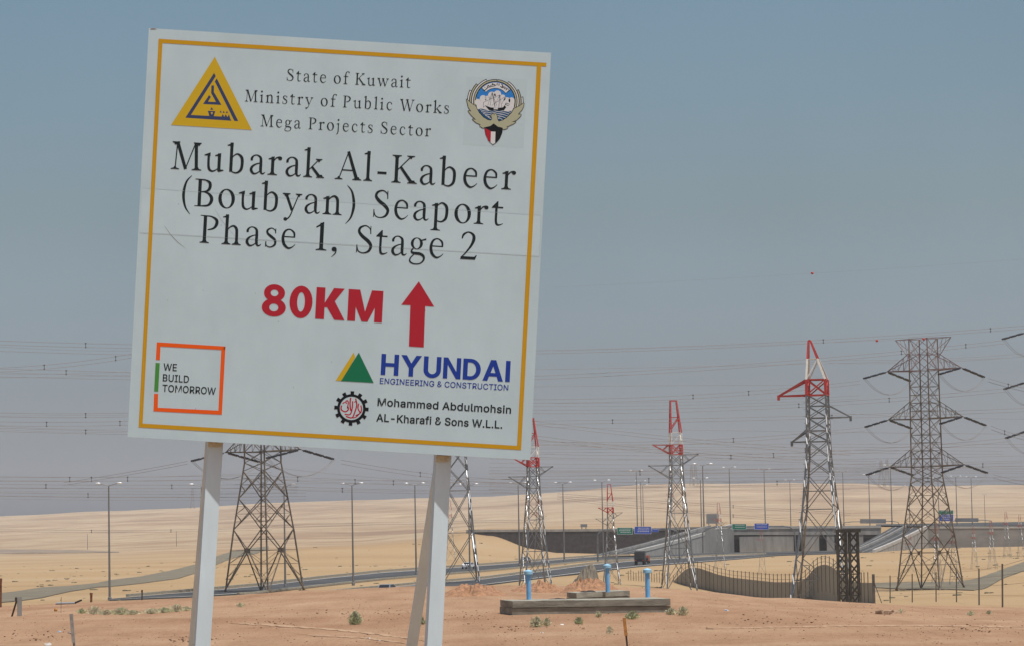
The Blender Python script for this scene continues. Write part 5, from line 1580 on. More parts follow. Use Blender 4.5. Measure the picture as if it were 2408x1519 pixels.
foot = P(760, 1996, 21.3)
sign = thing('project_sign', 'large white leaning seaport project sign with amber border on two white posts', 'sign', (foot.x, YS, 0.0))
def SP(u, v, k=0):
    return P(u, v, YS - 0.0009 - 0.00014 * k)
def sobj(m, name, material, parent=None):
    return m.obj(name, material, parent=parent or sign, loc=sign.location)
def spoly(m, pts, k=0, fn=None):
    pts = [fn(*p) if fn else p for p in pts]
    a = sum(p[0] * q[1] - q[0] * p[1] for p, q in zip(pts, pts[1:] + pts[:1]))
    if a > 0: pts = pts[::-1]
    m.poly([SP(u, v, k) for u, v in pts])
# concave polygons: ear clipping through Blender's tessellator
from mathutils.geometry import tessellate_polygon
def tpoly(m, pts, k=0, fn=None):
    pts = [fn(*p) if fn else p for p in pts]
    tri = tessellate_polygon([[Vector((u, v, 0)) for u, v in pts]])
    for t in tri:
        spoly(m, [pts[i] for i in t], k)
C4 = [(350, 67), (1296, 125), (1247, 1081), (300, 1027)]
fr = [P(u, v, YS) for u, v in C4]
t = Vector((0, 0.035, 0))
m = MB(); m.add([fr[0], fr[1], fr[2], fr[3]], [(3, 2, 1, 0)]); sobj(m, 'sign_face', M['sign_face'])
m = MB()
e = Vector((0, 0.0008, 0))
b4 = [p + e for p in fr]; d4 = [p + t for p in fr]
m.add(b4 + d4, [(0, 1, 5, 4), (1, 2, 6, 5), (2, 3, 7, 6), (3, 0, 4, 7), (4, 5, 6, 7)])
sobj(m, 'sign_edge', M['sign_edge'])
m = MB()
m.add([P(u, v, YS - 0.0006) for u, v in ((335, 442.5), (1272, 507), (1268.5, 602.5), (328.5, 547))], [(3, 2, 1, 0)])
for (u0, v0), (u1, v1) in (((335, 442.5), (1272, 507)), ((328.5, 547), (1268.5, 602.5))):
    pass
sobj(m, 'patch_sheet', M['sign_patch'])
m = MB()
def sline(m, pts, w, k=0):
    L, Rr = [], []
    for i, (u, v) in enumerate(pts):
        a, b = pts[max(0, i - 1)], pts[min(len(pts) - 1, i + 1)]
        dx, dy = b[0] - a[0], b[1] - a[1]
        l = math.hypot(dx, dy) or 1
        ww = w[i] if isinstance(w, (list, tuple)) else w
        L.append((u - dy / l * ww / 2, v + dx / l * ww / 2)); Rr.append((u + dy / l * ww / 2, v - dx / l * ww / 2))
    for i in range(len(pts) - 1):
        spoly(m, [L[i], L[i + 1], Rr[i + 1], Rr[i]], k)
sline(m, [(329, 547.6), (620, 565), (1268, 603)], 1.0, 1)
sline(m, [(335, 442.8), (800, 476), (1272, 507.2)], 0.7, 1)
sline(m, [(1272, 507), (1268.5, 602)], 0.8, 1)
sobj(m, 'seam_line', mat('grey seam line', (0.49, 0.59, 0.61), 0.7))  # thin grey lines along the edges of the repair sheet
m = MB()
sline(m, [(386, 531), (400, 551), (418, 570), (436, 584)], [0.3, 1.0, 1.0, 0.3], 1)
sline(m, [(505, 492), (520, 518), (555, 560)], [0.2, 0.5, 0.2], 1)
for q in ((394, 706), (478, 683), (655, 756), (600, 690), (420, 480), (520, 530), (690, 910), (1000, 730), (780, 850), (460, 960), (940, 420), (1230, 900)):
    sline(m, [(q[0] - 0.8, q[1]), (q[0] + 0.8, q[1] + 0.5)], 1.4, 1)
sline(m, [(354, 69), (362, 68.6), (368, 69.3)], [2.2, 3.0, 0.8], 1)
sobj(m, 'scratch', mat('brown scratch', (0.27, 0.24, 0.21), 0.8))
# border
B_ = MB()
spoly(B_, [(373, 92), (1285, 148.6), (1284.6, 157.4), (381, 102)], 1)
spoly(B_, [(373, 92.4), (382, 102), (335.4, 995.4), (326, 1004)], 2)
spoly(B_, [(1262.5, 155.5), (1272.8, 156), (1225.4, 1057.6), (1216, 1047.6)], 2)
spoly(B_, [(326, 1004), (335.4, 995), (1217, 1047.4), (1225.4, 1057.4)], 1)
sobj(B_, 'border', M['ink_yellow'])

# ---- serif lettering: each glyph a handful of pen strokes (x, y, width) in units of the cap height
T_, XH, ASC = 0.11, 0.68, 1.08
def smooth(pts, n=5):
    out = []
    for i in range(len(pts) - 1):
        p0, p1, p2, p3 = pts[max(0, i - 1)], pts[i], pts[i + 1], pts[min(len(pts) - 1, i + 2)]
        for j in range(n):
            t = j / n
            out.append(tuple(0.5 * ((2 * b) + (-a + c) * t + (2 * a - 5 * b + 4 * c - d) * t * t + (-a + 3 * b - 3 * c + d) * t ** 3) for a, b, c, d in zip(p0, p1, p2, p3)))
    out.append(pts[-1])
    return out
def S_(*p): return ('s', smooth(list(p)))
def L_(*p): return ('s', list(p))
def Q_(*p): return ('p', list(p))
def ST(x, y0, y1, w=T_): return Q_((x - w / 2, y0), (x + w / 2, y0), (x + w / 2, y1), (x - w / 2, y1))
def FT_(x, y=0.0, h=0.155, w=T_):
    return Q_((x - h, y), (x + h, y), (x + h, y + 0.025), (x + w / 2 + 0.02, y + 0.055), (x + w / 2, y + 0.11), (x - w / 2, y + 0.11), (x - w / 2 - 0.02, y + 0.055), (x - h, y + 0.025))
def HD_(x, y=1.0, h=0.155, w=T_):
    return Q_((x - h, y - 0.025), (x - w / 2 - 0.02, y - 0.055), (x - w / 2, y - 0.11), (x + w / 2, y - 0.11), (x + w / 2 + 0.02, y - 0.055), (x + h, y - 0.025), (x + h, y), (x - h, y))
def FL(x, y, w=T_): return Q_((x - 0.15, y - 0.075), (x - 0.135, y - 0.105), (x - w / 2 + 0.01, y - 0.10), (x + w / 2, y - 0.12), (x + w / 2, y + 0.02))
def DOT(x, y, r=0.075): return Q_(*[(x + r * math.cos(a * math.pi / 7), y + r * math.sin(a * math.pi / 7)) for a in range(14)])
def RING(cx, cy, rx, ry, ix, iy, tilt=0.0):
    o = []
    for a in range(25):
        th = 2 * math.pi * a / 24
        o.append((cx + rx * math.cos(th), cy + ry * math.sin(th), cx + ix * math.cos(th) - tilt * math.sin(th), cy + iy * math.sin(th)))
    return ('r', o)
SMALL_S = [S_((.37, .53, .04), (.35, .61, .045), (.24, .685, .05), (.11, .61, .085), (.11, .49, .1), (.24, .37, .12), (.36, .26, .1), (.36, .1, .09), (.22, .0, .05), (.09, .045, .045), (.06, .16, .04)),
           Q_((.355, .5), (.39, .5), (.385, .68), (.36, .68)), Q_((.045, .0), (.075, .02), (.085, .19), (.045, .19))]
ARCH = S_((.15, .48, .03), (.25, .62, .055), (.37, .675, .085), (.465, .58, .12), (.485, .38, .122), (.485, .0, .122))
BOWL = S_((.14, .50, .03), (.25, .64, .05), (.36, .675, .075), (.48, .56, .12), (.505, .35, .125), (.47, .12, .115), (.34, .0, .07), (.2, .02, .05), (.14, .08, .04))
GL = {
 'S': (.60, [S_((.495, .76, .04), (.47, .89, .05), (.33, .99, .055), (.16, .92, .095), (.115, .77, .115), (.22, .61, .14), (.42, .44, .15), (.52, .27, .125), (.45, .08, .095), (.28, .005, .05), (.12, .06, .05), (.06, .24, .04)),
             Q_((.478, .70), (.515, .70), (.505, .99), (.48, .99)), Q_((.045, .0), (.075, .03), (.08, .29), (.045, .29))]),
 't': (.44, [S_((.18, .70, .10), (.18, .45, .102), (.18, .16, .102), (.215, .035, .10), (.30, .015, .06), (.42, .075, .02)), Q_((.02, .62), (.40, .62), (.40, .675), (.05, .675)), Q_((.03, .655), (.12, .655), (.24, .655), (.235, .87), (.205, .87))]),
 'a': (.57, [S_((.105, .48, .09), (.10, .56, .10), (.17, .66, .055), (.28, .68, .055), (.385, .60, .10), (.405, .45, .12), (.405, .16, .12), (.43, .045, .085), (.49, .025, .06), (.56, .085, .02)),
             S_((.40, .41, .04), (.25, .36, .055), (.125, .26, .095), (.095, .13, .12), (.17, .015, .085), (.28, .03, .05), (.40, .13, .04))]),
 'e': (.56, [Q_((.12, .385), (.50, .385), (.50, .43), (.12, .43)), S_((.475, .40, .07), (.455, .57, .085), (.31, .68, .055), (.16, .60, .09), (.10, .37, .12), (.145, .14, .12), (.28, .005, .085), (.41, .045, .045), (.515, .155, .02))]),
 'o': (.62, [RING(.31, .34, .275, .36, .162, .318, 0.02)]),
 'f': (.40, [S_((.20, .0, .12), (.20, .40, .12), (.20, .80, .115), (.25, .99, .08), (.36, 1.07, .05), (.46, 1.02, .075)), DOT(.45, 1.0, .05), Q_((.04, .62), (.40, .62), (.40, .675), (.04, .675)), FT_(.20, 0, .17)]),
 'K': (.80, [ST(.17, 0, 1), FT_(.17), HD_(.17), L_((.20, .46, .04), (.62, .96, .045)), L_((.30, .58, .11), (.68, .03, .135)), HD_(.63, 1, .13, .05), FT_(.70, 0, .16, .14)]),
 'u': (.68, [S_((.15, .62, .102), (.15, .30, .102), (.175, .09, .11), (.27, .005, .075), (.38, .04, .05), (.48, .13, .03)), ST(.50, .03, .66, .102), FL(.15, .66), FL(.50, .66), Q_((.44, .03), (.50, -.015), (.66, .045), (.65, .075), (.56, .08))]),
 'w': (.92, [L_((.11, .66, .11), (.29, .0, .11)), L_((.29, .02, .045), (.46, .63, .045)), L_((.44, .66, .11), (.63, .0, .11)), L_((.63, .02, .045), (.80, .66, .045)), HD_(.11, .68, .12, .1), HD_(.45, .68, .10, .1), HD_(.80, .68, .11, .05)]),
 'i': (.31, [ST(.155, 0, .66, .102), FL(.155, .66), FT_(.155, 0, .14), DOT(.145, .93)]),
 'M': (1.02, [L_((.155, 0, .05), (.20, .98, .05)), L_((.20, 1, .13), (.50, .02, .13)), L_((.50, .05, .045), (.80, 1, .045)), L_((.815, 1, .135), (.855, 0, .135)), FT_(.15, 0, .14, .05), FT_(.86, 0, .16), HD_(.16, 1, .13, .1), HD_(.86, 1, .13, .14)]),
 'n': (.66, [ST(.15, 0, .66, .102), FL(.15, .66), FT_(.15, 0, .15), ARCH, FT_(.485, 0, .15)]),
 's': (.44, SMALL_S),
 'r': (.46, [ST(.15, 0, .66, .102), FL(.15, .66), FT_(.15, 0, .16), S_((.17, .48, .03), (.26, .62, .055), (.38, .66, .07)), DOT(.385, .615, .07)]),
 'y': (.60, [L_((.10, .66, .115), (.315, .06, .11)), S_((.52, .66, .045), (.37, .2, .05), (.25, -.15, .055), (.13, -.28, .06)), DOT(.11, -.26, .065), HD_(.11, .68, .13, .1), HD_(.52, .68, .11, .05)]),
 'P': (.66, [ST(.17, 0, 1), FT_(.17), Q_((.01, .975), (.17, .955), (.17, 1), (.01, 1)), S_((.15, .975, .05), (.36, .965, .06), (.53, .86, .12), (.55, .71, .135), (.46, .55, .09), (.26, .475, .04))]),
 'b': (.64, [ST(.14, .02, 1.08, .102), FL(.14, 1.06), BOWL]),
 'l': (.31, [ST(.155, 0, 1.08, .102), FL(.155, 1.06), FT_(.155, 0, .145)]),
 'c': (.53, [S_((.445, .50, .09), (.42, .60, .075), (.31, .68, .055), (.17, .60, .09), (.10, .37, .12), (.145, .14, .12), (.28, .005, .085), (.40, .05, .045), (.49, .16, .02))]),
 'W': (1.06, [L_((.10, 1, .13), (.34, 0, .125)), L_((.34, .02, .045), (.57, .98, .045)), L_((.53, 1, .13), (.77, 0, .125)), L_((.77, .02, .045), (.99, 1, .045)), HD_(.10, 1, .14, .12), HD_(.54, 1, .12, .1), HD_(.99, 1, .12, .05)]),
 'k': (.64, [ST(.14, 0, 1.08, .102), FL(.14, 1.06), FT_(.14, 0, .15), L_((.18, .28, .04), (.48, .65, .04)), L_((.26, .39, .10), (.54, .02, .125)), HD_(.49, .68, .11, .05), FT_(.55, 0, .13, .12)]),
 'g': (.57, [RING(.255, .465, .2, .215, .105, .185), Q_((.38, .60), (.40, .56), (.56, .60), (.56, .67)), S_((.15, .29, .05), (.09, .19, .07), (.15, .115, .11), (.36, .10, .12), (.49, .02, .105), (.50, -.12, .075), (.38, -.25, .05), (.18, -.27, .055), (.055, -.19, .07), (.07, -.06, .05), (.17, .06, .04))]),
 'j': (.30, [S_((.155, .64, .102), (.155, .3, .102), (.15, -.05, .11), (.11, -.22, .08), (.01, -.29, .045)), FL(.155, .66), DOT(.145, .93)]),
 'A': (.80, [L_((.10, 0, .045), (.385, .98, .045)), L_((.385, 1.02, .12), (.70, 0, .14)), Q_((.20, .32), (.58, .32), (.57, .365), (.21, .365)), FT_(.10, 0, .13, .04), FT_(.70, 0, .15, .13)]),
 '-': (.40, [Q_((.05, .275), (.35, .275), (.35, .365), (.05, .365))]),
 'B': (.68, [ST(.17, 0, 1), Q_((.01, .975), (.17, .955), (.17, 1), (.01, 1)), Q_((.01, 0), (.17, 0), (.17, .045), (.01, .025)), S_((.15, .975, .05), (.35, .965, .06), (.49, .87, .12), (.49, .68, .125), (.38, .56, .075), (.17, .53, .045)), S_((.30, .54, .05), (.45, .49, .09), (.56, .36, .135), (.56, .2, .135), (.45, .055, .09), (.17, .022, .045))]),
 '(': (.40, [S_((.36, 1.1, .02), (.19, .86, .08), (.115, .40, .12), (.19, -.04, .08), (.36, -.30, .02))]),
 ')': (.40, [S_((.04, 1.1, .02), (.21, .86, .08), (.285, .40, .12), (.21, -.04, .08), (.04, -.30, .02))]),
 'p': (.64, [ST(.15, -.33, .66, .102), FL(.15, .66), FT_(.15, -.33, .16), BOWL]),
 'h': (.66, [ST(.15, 0, 1.08, .102), FL(.15, 1.06), FT_(.15, 0, .15), ARCH, FT_(.485, 0, .15)]),
 '1': (.44, [ST(.25, 0, .99, .125), Q_((.05, .84), (.07, .80), (.21, .88), (.3125, .93), (.3125, 1.02), (.28, 1.02)), FT_(.25, 0, .18)]),
 '2': (.60, [S_((.075, .74, .05), (.12, .89, .09), (.27, .985, .06), (.43, .90, .11), (.46, .73, .135), (.38, .50, .10), (.22, .25, .06), (.07, .06, .04)), Q_((.04, .0), (.53, .0), (.585, .17), (.56, .17), (.50, .105), (.06, .105))]),
 ',': (.30, [DOT(.14, .065, .085), S_((.205, .05, .06), (.18, -.08, .05), (.06, -.22, .015))]),
}
def UR(cx, cy, rx, ry, ix, iy, a0, a1):
    o = []
    for a in range(17):
        th = R(a0 + (a1 - a0) * a / 16)
        o.append((cx + rx * math.cos(th), cy + ry * math.sin(th), cx + ix * math.cos(th), cy + iy * math.sin(th)))
    return ('r', o)
def RC(x0, y0, x1, y1): return Q_((x0, y0), (x1, y0), (x1, y1), (x0, y1))
BOLD = {
 'H': (.79, [RC(0, 0, .205, 1), RC(.585, 0, .79, 1), RC(.2, .41, .59, .585)]),
 'Y': (.92, [Q_((0, 1), (.245, 1), (.46, .62), (.46, .40), (.36, .40)), Q_((.92, 1), (.56, .40), (.46, .40), (.46, .62), (.675, 1)), RC(.358, 0, .562, .46)]),
 'U': (.78, [RC(0, .36, .205, 1), RC(.575, .36, .78, 1), UR(.39, .37, .39, .385, .185, .20, 180, 360)]),
 'N': (.79, [RC(0, 0, .195, 1), RC(.595, 0, .79, 1), Q_((0, 1), (.20, 1), (.79, 0), (.59, 0))]),
 'D': (.79, [RC(0, 0, .205, 1), RC(.2, .825, .345, 1), RC(.2, 0, .345, .175), UR(.34, .5, .455, .5, .245, .325, -90, 90)]),
 'A': (.92, [Q_((0, 0), (.215, 0), (.47, .74), (.47, 1), (.345, 1)), Q_((.92, 0), (.575, 1), (.45, 1), (.45, .74), (.705, 0)), Q_((.2, .22), (.72, .22), (.665, .385), (.255, .385))]),
 'I': (.205, [RC(0, 0, .205, 1)]),
 '8': (.72, [RING(.36, .735, .315, .275, .115, .105), RING(.36, .275, .36, .29, .135, .125)]),
 '0': (.69, [RING(.345, .5, .345, .515, .115, .31)]),
 'K': (.86, [RC(0, 0, .265, 1), Q_((.18, .36), (.52, 1), (.84, 1), (.44, .40)), Q_((.27, .50), (.52, .66), (.88, 0), (.57, 0))]),
 'M': (1.04, [RC(0, 0, .235, 1), RC(.805, 0, 1.04, 1), Q_((0, 1), (.345, 1), (.60, .0), (.43, 0)), Q_((1.04, 1), (.61, 0), (.44, 0), (.695, 1))]),
}
def serif(text, a, b, cap, name_mat, k0=1, weight=0.86, tab=None, xs=1.1):
    """letters of text between picture points a and b (baseline ends)"""
    d = math.hypot(b[0] - a[0], b[1] - a[1])
    dx, dy = (b[0] - a[0]) / d, (b[1] - a[1]) / d
    ux, uy = 0.0516, -0.9987
    if tab:
        xs = d / cap / (sum(tab[c][0] for c in text) + 0.10 * (len(text) - 1))
    tab = tab or GL
    adv = [tab[c][0] * xs if c != ' ' else 0.30 for c in text]
    nat = sum(adv) * cap
    trk = (d + 0.0 * cap - nat) / (len(text) - 1)
    x = 0.0
    m = MB()
    def fn(px, py): return (a[0] + dx * px + ux * py, a[1] + dy * px + uy * py)
    for ch, ad in zip(text, adv):
        if ch != ' ':
            for i, (kind, g_) in enumerate(tab[ch][1]):
                k = k0 + i * 0.4
                if kind == 'p':
                    tpoly(m, [(x + px * cap * xs, py * cap) for px, py in g_], k, fn)
                elif kind == 's':
                    pts = [fn(x + q[0] * cap * xs, q[1] * cap) for q in g_]
                    sline(m, pts, [max(0.012, q[2]) * cap * weight for q in g_], k)
                else:
                    for p, q in zip(g_, g_[1:]):
                        spoly(m, [fn(x + p[0] * cap * xs, p[1] * cap), fn(x + q[0] * cap * xs, q[1] * cap), fn(x + q[2] * cap * xs, q[3] * cap), fn(x + p[2] * cap * xs, p[3] * cap)], k)
        x += ad * cap + trk
    sobj(m, 'lettering', name_mat)
D_ = M['ink_dark']
serif('State of Kuwait', (673, 190), (966, 207.5), 27.5, D_, 1, 0.84)
serif('Ministry of Public Works', (575, 239), (1056, 268), 27.5, D_, 1, 0.84)
serif('Mega Projects Sector', (612, 297.5), (1013, 321.5), 27.5, D_, 1, 0.84)
serif('Mubarak', (400.5, 397.5), (759, 419.5), 65, D_)
serif('Al-Kabeer', (789, 421.5), (1212, 447.5), 65, D_)
serif('(Boubyan)', (422, 483.3), (839, 509.3), 65, D_)
serif('Seaport', (874, 511.5), (1184, 531.5), 65, D_)
serif('Phase', (468, 571), (697, 585.5), 65, D_)
serif('1,', (737, 588), (797, 591.5), 65, D_)
serif('Stage', (834, 594.5), (1045, 607.5), 65, D_)
serif('2 ', (1079, 609.5), (1122, 612), 65, D_)

# ---- sans lettering: outlines as number lists (thousandths of the letter size), thickened where the sign is bold
def _loops(ch):
    out = []
    for s in SANS[ch][1]:
        out.append([tuple(int(q) / 1000 for q in p.split(',')) for p in s.split()])
    return out
def _area(l): return 0.5 * sum(a[0] * b[1] - b[0] * a[1] for a, b in zip(l, l[1:] + l[:1]))
CAPH = max(p[1] for p in _loops('H')[0])
OUT_SIGN = 1 if _area(_loops('H')[0]) > 0 else -1
def _fat(l, d):
    n, out = len(l), []
    for i in range(n):
        a, b, c = l[i - 1], l[i], l[(i + 1) % n]
        def nrm(p, q):
            x, y = q[0] - p[0], q[1] - p[1]
            h = math.hypot(x, y) or 1
            return (y / h * OUT_SIGN, -x / h * OUT_SIGN)
        n0, n1 = nrm(a, b), nrm(b, c)
        mx, my = n0[0] + n1[0], n0[1] + n1[1]
        den = max(0.45, (mx * mx + my * my) / 2)
        out.append((b[0] + mx * d / den, b[1] + my * d / den))
    return out
def _inside(p, l):
    r = False
    for a, b in zip(l, l[1:] + l[:1]):
        if (a[1] > p[1]) != (b[1] > p[1]) and p[0] < (b[0] - a[0]) * (p[1] - a[1]) / (b[1] - a[1]) + a[0]: r = not r
    return r
def sans(text, a, b, cap, material, bold=0.0, k=1):
    m = MB()
    x, items = 0.0, []
    for ch in text:
        if ch == ' ':
            x += 0.2
            continue
        ls = [_fat(l, bold) for l in _loops(ch)]
        items.append((x, ls))
        x += SANS[ch][0] / 1000 + bold * 1.1
    x0 = min(p[0] + ox for ox, ls in items for l in ls for p in l)
    x1 = max(p[0] + ox for ox, ls in items for l in ls for p in l)
    d = math.hypot(b[0] - a[0], b[1] - a[1])
    dx, dy = (b[0] - a[0]) / d, (b[1] - a[1]) / d
    sx, sy = d / (x1 - x0), cap / (CAPH + 2 * bold)
    ux, uy = 0.0516, -0.9987
    def fn(px, py): return (a[0] + dx * (px - x0) * sx + ux * (py + bold) * sy, a[1] + dy * (px - x0) * sx + uy * (py + bold) * sy)
    for ox, ls in items:
        outs = [l for l in ls if _area(l) * OUT_SIGN > 0]
        holes = [l for l in ls if _area(l) * OUT_SIGN <= 0]
        for q, o in enumerate(outs):
            group = [o] + [h for h in holes if _inside(h[0], o)]
            flat = [p for l in group for p in l]
            tri = tessellate_polygon([[Vector((p[0], p[1], 0)) for p in l] for l in group])
            for t in tri:
                spoly(m, [fn(flat[i][0] + ox, flat[i][1]) for i in t], k + q * 0.4)
    return sobj(m, 'lettering', material)
sans('WE', (384, 870), (415.5, 872), 16.8, D_, 0.010)
sans('BUILD', (382.6, 895.5), (444, 899.5), 16.8, D_, 0.010)
sans('TOMORROW', (381.6, 920), (507, 927.5), 16.8, D_, 0.010)
serif('80KM', (614.5, 742), (898, 759), 74, M['ink_red'], 1, 1, BOLD)
serif('HYUNDAI', (895, 880.5), (1198.5, 897.5), 49.5, M['ink_blue'], 1, 1, BOLD)
sans('ENGINEERING & CONSTRUCTION', (893, 901.5), (1195, 917.8), 13.6, M['ink_blue'], 0.007)
sans('Mohammed Abdulmohsin', (887.5, 953.5), (1201.5, 972), 18.6, D_, 0.016)
sans('AL-Kharafi & Sons W.L.L.', (884.5, 990), (1181, 1007.2), 18.6, D_, 0.016)

# ---- ministry triangle
def tri_(x, y): return ((500 + x / 5.843) / 1.2982, (160 + y / 5.843) / 1.2982)
m = MB(); tpoly(m, [(910, 85), (130, 1300), (1570, 1390)], 1, tri_); logo = sobj(m, 'ministry_logo', M['ink_gold'])
m = MB()
for pts in ([(897, 372), (928, 430), (487, 1118), (385, 1172)], [(945, 470), (910, 525), (1258, 1230), (1330, 1234)],
            [(850, 597), (897, 597), (893, 715), (845, 735)], [(700, 928), (780, 885), (945, 892), (1030, 945)],
            [(808, 768), (840, 800), (790, 886), (700, 928)], [(855, 985), (825, 1030), (885, 1033)],
            [(1015, 1038), (997, 1080), (1033, 1082)], [(1070, 1045), (1050, 1086), (1088, 1088)], [(1127, 1046), (1108, 1090), (1145, 1092)],
            [(1052, 1104), (1026, 1162), (1082, 1166)], [(1106, 1108), (1080, 1164), (1136, 1168)], [(1162, 1112), (1134, 1166), (1188, 1190)]):
    tpoly(m, pts, 2, tri_)
for pts in ([(385, 1172), (470, 1122), (1160, 1158), (1210, 1226)], [(845, 735), (893, 712), (1030, 945), (958, 940)],
            [(785, 1048), (920, 1055), (890, 1150), (815, 1150)]):
    tpoly(m, pts, 2.4, tri_)
m.obj('calligraphy', M['ink_navy'], parent=logo, loc=sign.location)
m = MB(); tpoly(m, [(838, 1072), (876, 1074), (864, 1112), (848, 1112)], 3, tri_)
m.obj('lamp_window', M['ink_gold'], parent=logo, loc=sign.location)

# ---- state emblem
def em_(x, y): return ((1380 + x / 6.331) / 1.2982, (220 + y / 6.331) / 1.2982)
m = MB(); tpoly(m, [(275, 90), (1455, 150), (1380, 1475), (205, 1412)], -5, em_)
emb = sobj(m, 'state_emblem', M['sticker'])
def eo(m, name, mt): return m.obj(name, M[mt], parent=emb, loc=sign.location)
ec = (836, 573)
def pol(r, a):   # angle from up, clockwise in degrees
    return (ec[0] + r * math.sin(R(a + 3.4)), ec[1] - r * math.cos(R(a + 3.4)))
def arcs(m, r0, r1, a0, a1, k, n=20):
    for i in range(n):
        x, y = a0 + (a1 - a0) * i / n, a0 + (a1 - a0) * (i + 1) / n
        spoly(m, [pol(r0, x), pol(r1, x), pol(r1, y), pol(r0, y)], k, em_)
dark, cream, white = MB(), MB(), MB()
for r0, a_l, a_r, fill in ((384, 1, 2, 0), (422, -25, 30, 1), (462, -50, 59, 0), (502, -69, 77, 1)):
    for s0, s1 in ((-104, a_l), (a_r, 104)):
        arcs(dark, r0 - 6, r0 + 44, s0, s1, 1.0)
        e0, e1 = (s0, s1 - 1.2) if s0 < 0 else (s0 + 1.2, s1)
        arcs(cream if fill == 0 else white, r0 + 7, r0 + 30, e0, e1, 1.5)
arcs(dark, 0.1, 384, 0, 360, 2.0, 40)
arcs(white, 0.1, 372, 0, 360, 2.4, 40)
eo(dark, 'feather_outline', 'ink_black'); eo(cream, 'feather', 'ink_cream'); eo(white, 'disc', 'ink_white')
skyb = MB(); arcs(skyb, 0.1, 371, -81, 81, 2.8, 30)
tpoly(skyb, [pol(371, -81), pol(371, 81), (1190, 600), (480, 570)], 2.8, em_)
eo(skyb, 'sky_field', 'ink_sky')
cl = MB()
for x, y, r in ((500, 590, 62), (600, 520, 66), (690, 520, 56), (770, 462, 76), (878, 432, 70), (975, 505, 62), (1060, 560, 66), (1150, 555, 58)):
    tpoly(cl, [(x + r * math.cos(a * math.pi / 10), y + r * math.sin(a * math.pi / 10)) for a in range(20)], 3.2, em_)
tpoly(cl, [(466, 560), (640, 500), (1000, 500), (1205, 570), (1195, 700), (480, 720)], 3.1, em_)
eo(cl, 'cloud', 'ink_white')
rib = MB(); arcs(rib, 248, 362, -50, 50, 3.8, 20); eo(rib, 'ribbon_edge', 'ink_black')
rib = MB(); arcs(rib, 258, 362, -48, 48, 4.2, 20); eo(rib, 'ribbon', 'ink_white')
ar = MB()
def est(m, pts, w, k=4.6):
    sline(m, [em_(*p) for p in smooth([(p[0], p[1], 0) for p in pts], 4) for p in [p[:2]]], w, k)
for pts in ([(604, 348), (625, 362), (660, 340), (668, 318)], [(630, 300), (640, 308)], [(676, 330), (690, 300), (684, 282)], [(705, 312), (722, 285), (700, 268), (690, 285)],
            [(730, 300), (756, 285), (742, 262)], [(765, 285), (840, 268), (800, 245), (770, 258), (790, 225)], [(868, 268), (874, 222)], [(905, 272), (910, 228)],
            [(930, 285), (965, 300), (975, 262), (960, 240)], [(950, 300), (990, 312), (985, 275)], [(1002, 330), (1030, 325), (1020, 295), (1005, 305)], [(1035, 358), (1062, 338), (1050, 312)],
            [(1070, 388), (1100, 372), (1092, 345)], [(1075, 325), (1085, 332)], [(950, 238), (958, 245)]):
    est(ar, pts, 1.9)
eo(ar, 'ribbon_script', 'ink_black')
sea = MB()
tpoly(sea, [(500, 730), (560, 712), (650, 735), (740, 758), (830, 738), (930, 752), (1040, 768), (1150, 755), (1120, 815), (1040, 890), (940, 945), (835, 955), (720, 940), (620, 890), (545, 810)], 3.6, em_)
eo(sea, 'sea', 'ink_sea')
wv = MB()
for y0 in (760, 796, 832, 868, 902, 932):
    w_ = math.sqrt(max(0, 366 ** 2 - (y0 - 573) ** 2)) - 20
    pts = [(ec[0] + s * w_, y0 + 11 * math.sin(s * 7.5) + 14 * s) for s in [i / 8 - 1 for i in range(17)]]
    est(wv, pts, 1.25, 4.0)
eo(wv, 'wave_line', 'ink_white')
sh = MB()
tpoly(sh, [(632, 650), (720, 748), (790, 752), (1000, 752), (1050, 682), (1012, 655), (985, 690), (880, 700), (750, 692)], 4.4, em_)
for a, b, w in (((775, 400), (690, 655), .9), ((775, 400), (862, 655), 1.2), ((775, 400), (735, 660), .9), ((775, 400), (830, 680), 2.2), ((920, 450), (905, 690), 1.6), ((920, 450), (962, 690), 1.0), ((920, 450), (850, 600), .9),
                ((608, 592), (925, 448), 1.0), ((775, 645), (1035, 478), 1.0), ((602, 690), (610, 590), 1.2), ((1030, 480), (965, 620), .8), ((602, 690), (640, 660), .9)):
    sline(sh, [em_(*a), em_(*b)], w * 0.6, 4.8)
sline(sh, [em_(1040, 605), em_(1112, 632)], 1.2, 4.8); sline(sh, [em_(1030, 632), em_(1095, 660)], 1.2, 4.8); sline(sh, [em_(1045, 602), em_(1020, 660)], 1.2, 4.9)
eo(sh, 'ship', 'ink_black')
m = MB(); tpoly(m, [(800, 728), (812, 702), (880, 702), (892, 728)], 5.0, em_); eo(m, 'ship_boat', 'ink_white')
WG = [(280, 530), (370, 612), (452, 662), (480, 720), (520, 790), (600, 880), (690, 935), (748, 945), (772, 918), (770, 882), (730, 858), (770, 840), (780, 818), (820, 806), (858, 826), (872, 870), (880, 930), (905, 965), (980, 940), (1060, 890), (1150, 800), (1198, 716), (1300, 668), (1390, 602), (1378, 680), (1352, 735), (1270, 828), (1336, 824), (1320, 865), (1245, 935), (1150, 972), (1235, 970), (1180, 1010), (1040, 1072), (1082, 1074), (1060, 1098), (1000, 1115), (976, 1108), (976, 1085), (890, 1066), (806, 1000), (740, 1050), (625, 1076), (600, 1090), (535, 1050), (550, 1020), (470, 985), (390, 918), (466, 932), (380, 850), (308, 755), (372, 770), (318, 690)]
m = MB()
for a, b in zip(WG, WG[1:] + WG[:1]):
    sline(m, [em_(*a), em_(*b)], 2.6, 5.2)
eo(m, 'wing_outline', 'ink_black')
m = MB(); tpoly(m, WG, 5.6, em_); eo(m, 'wings', 'ink_cream')
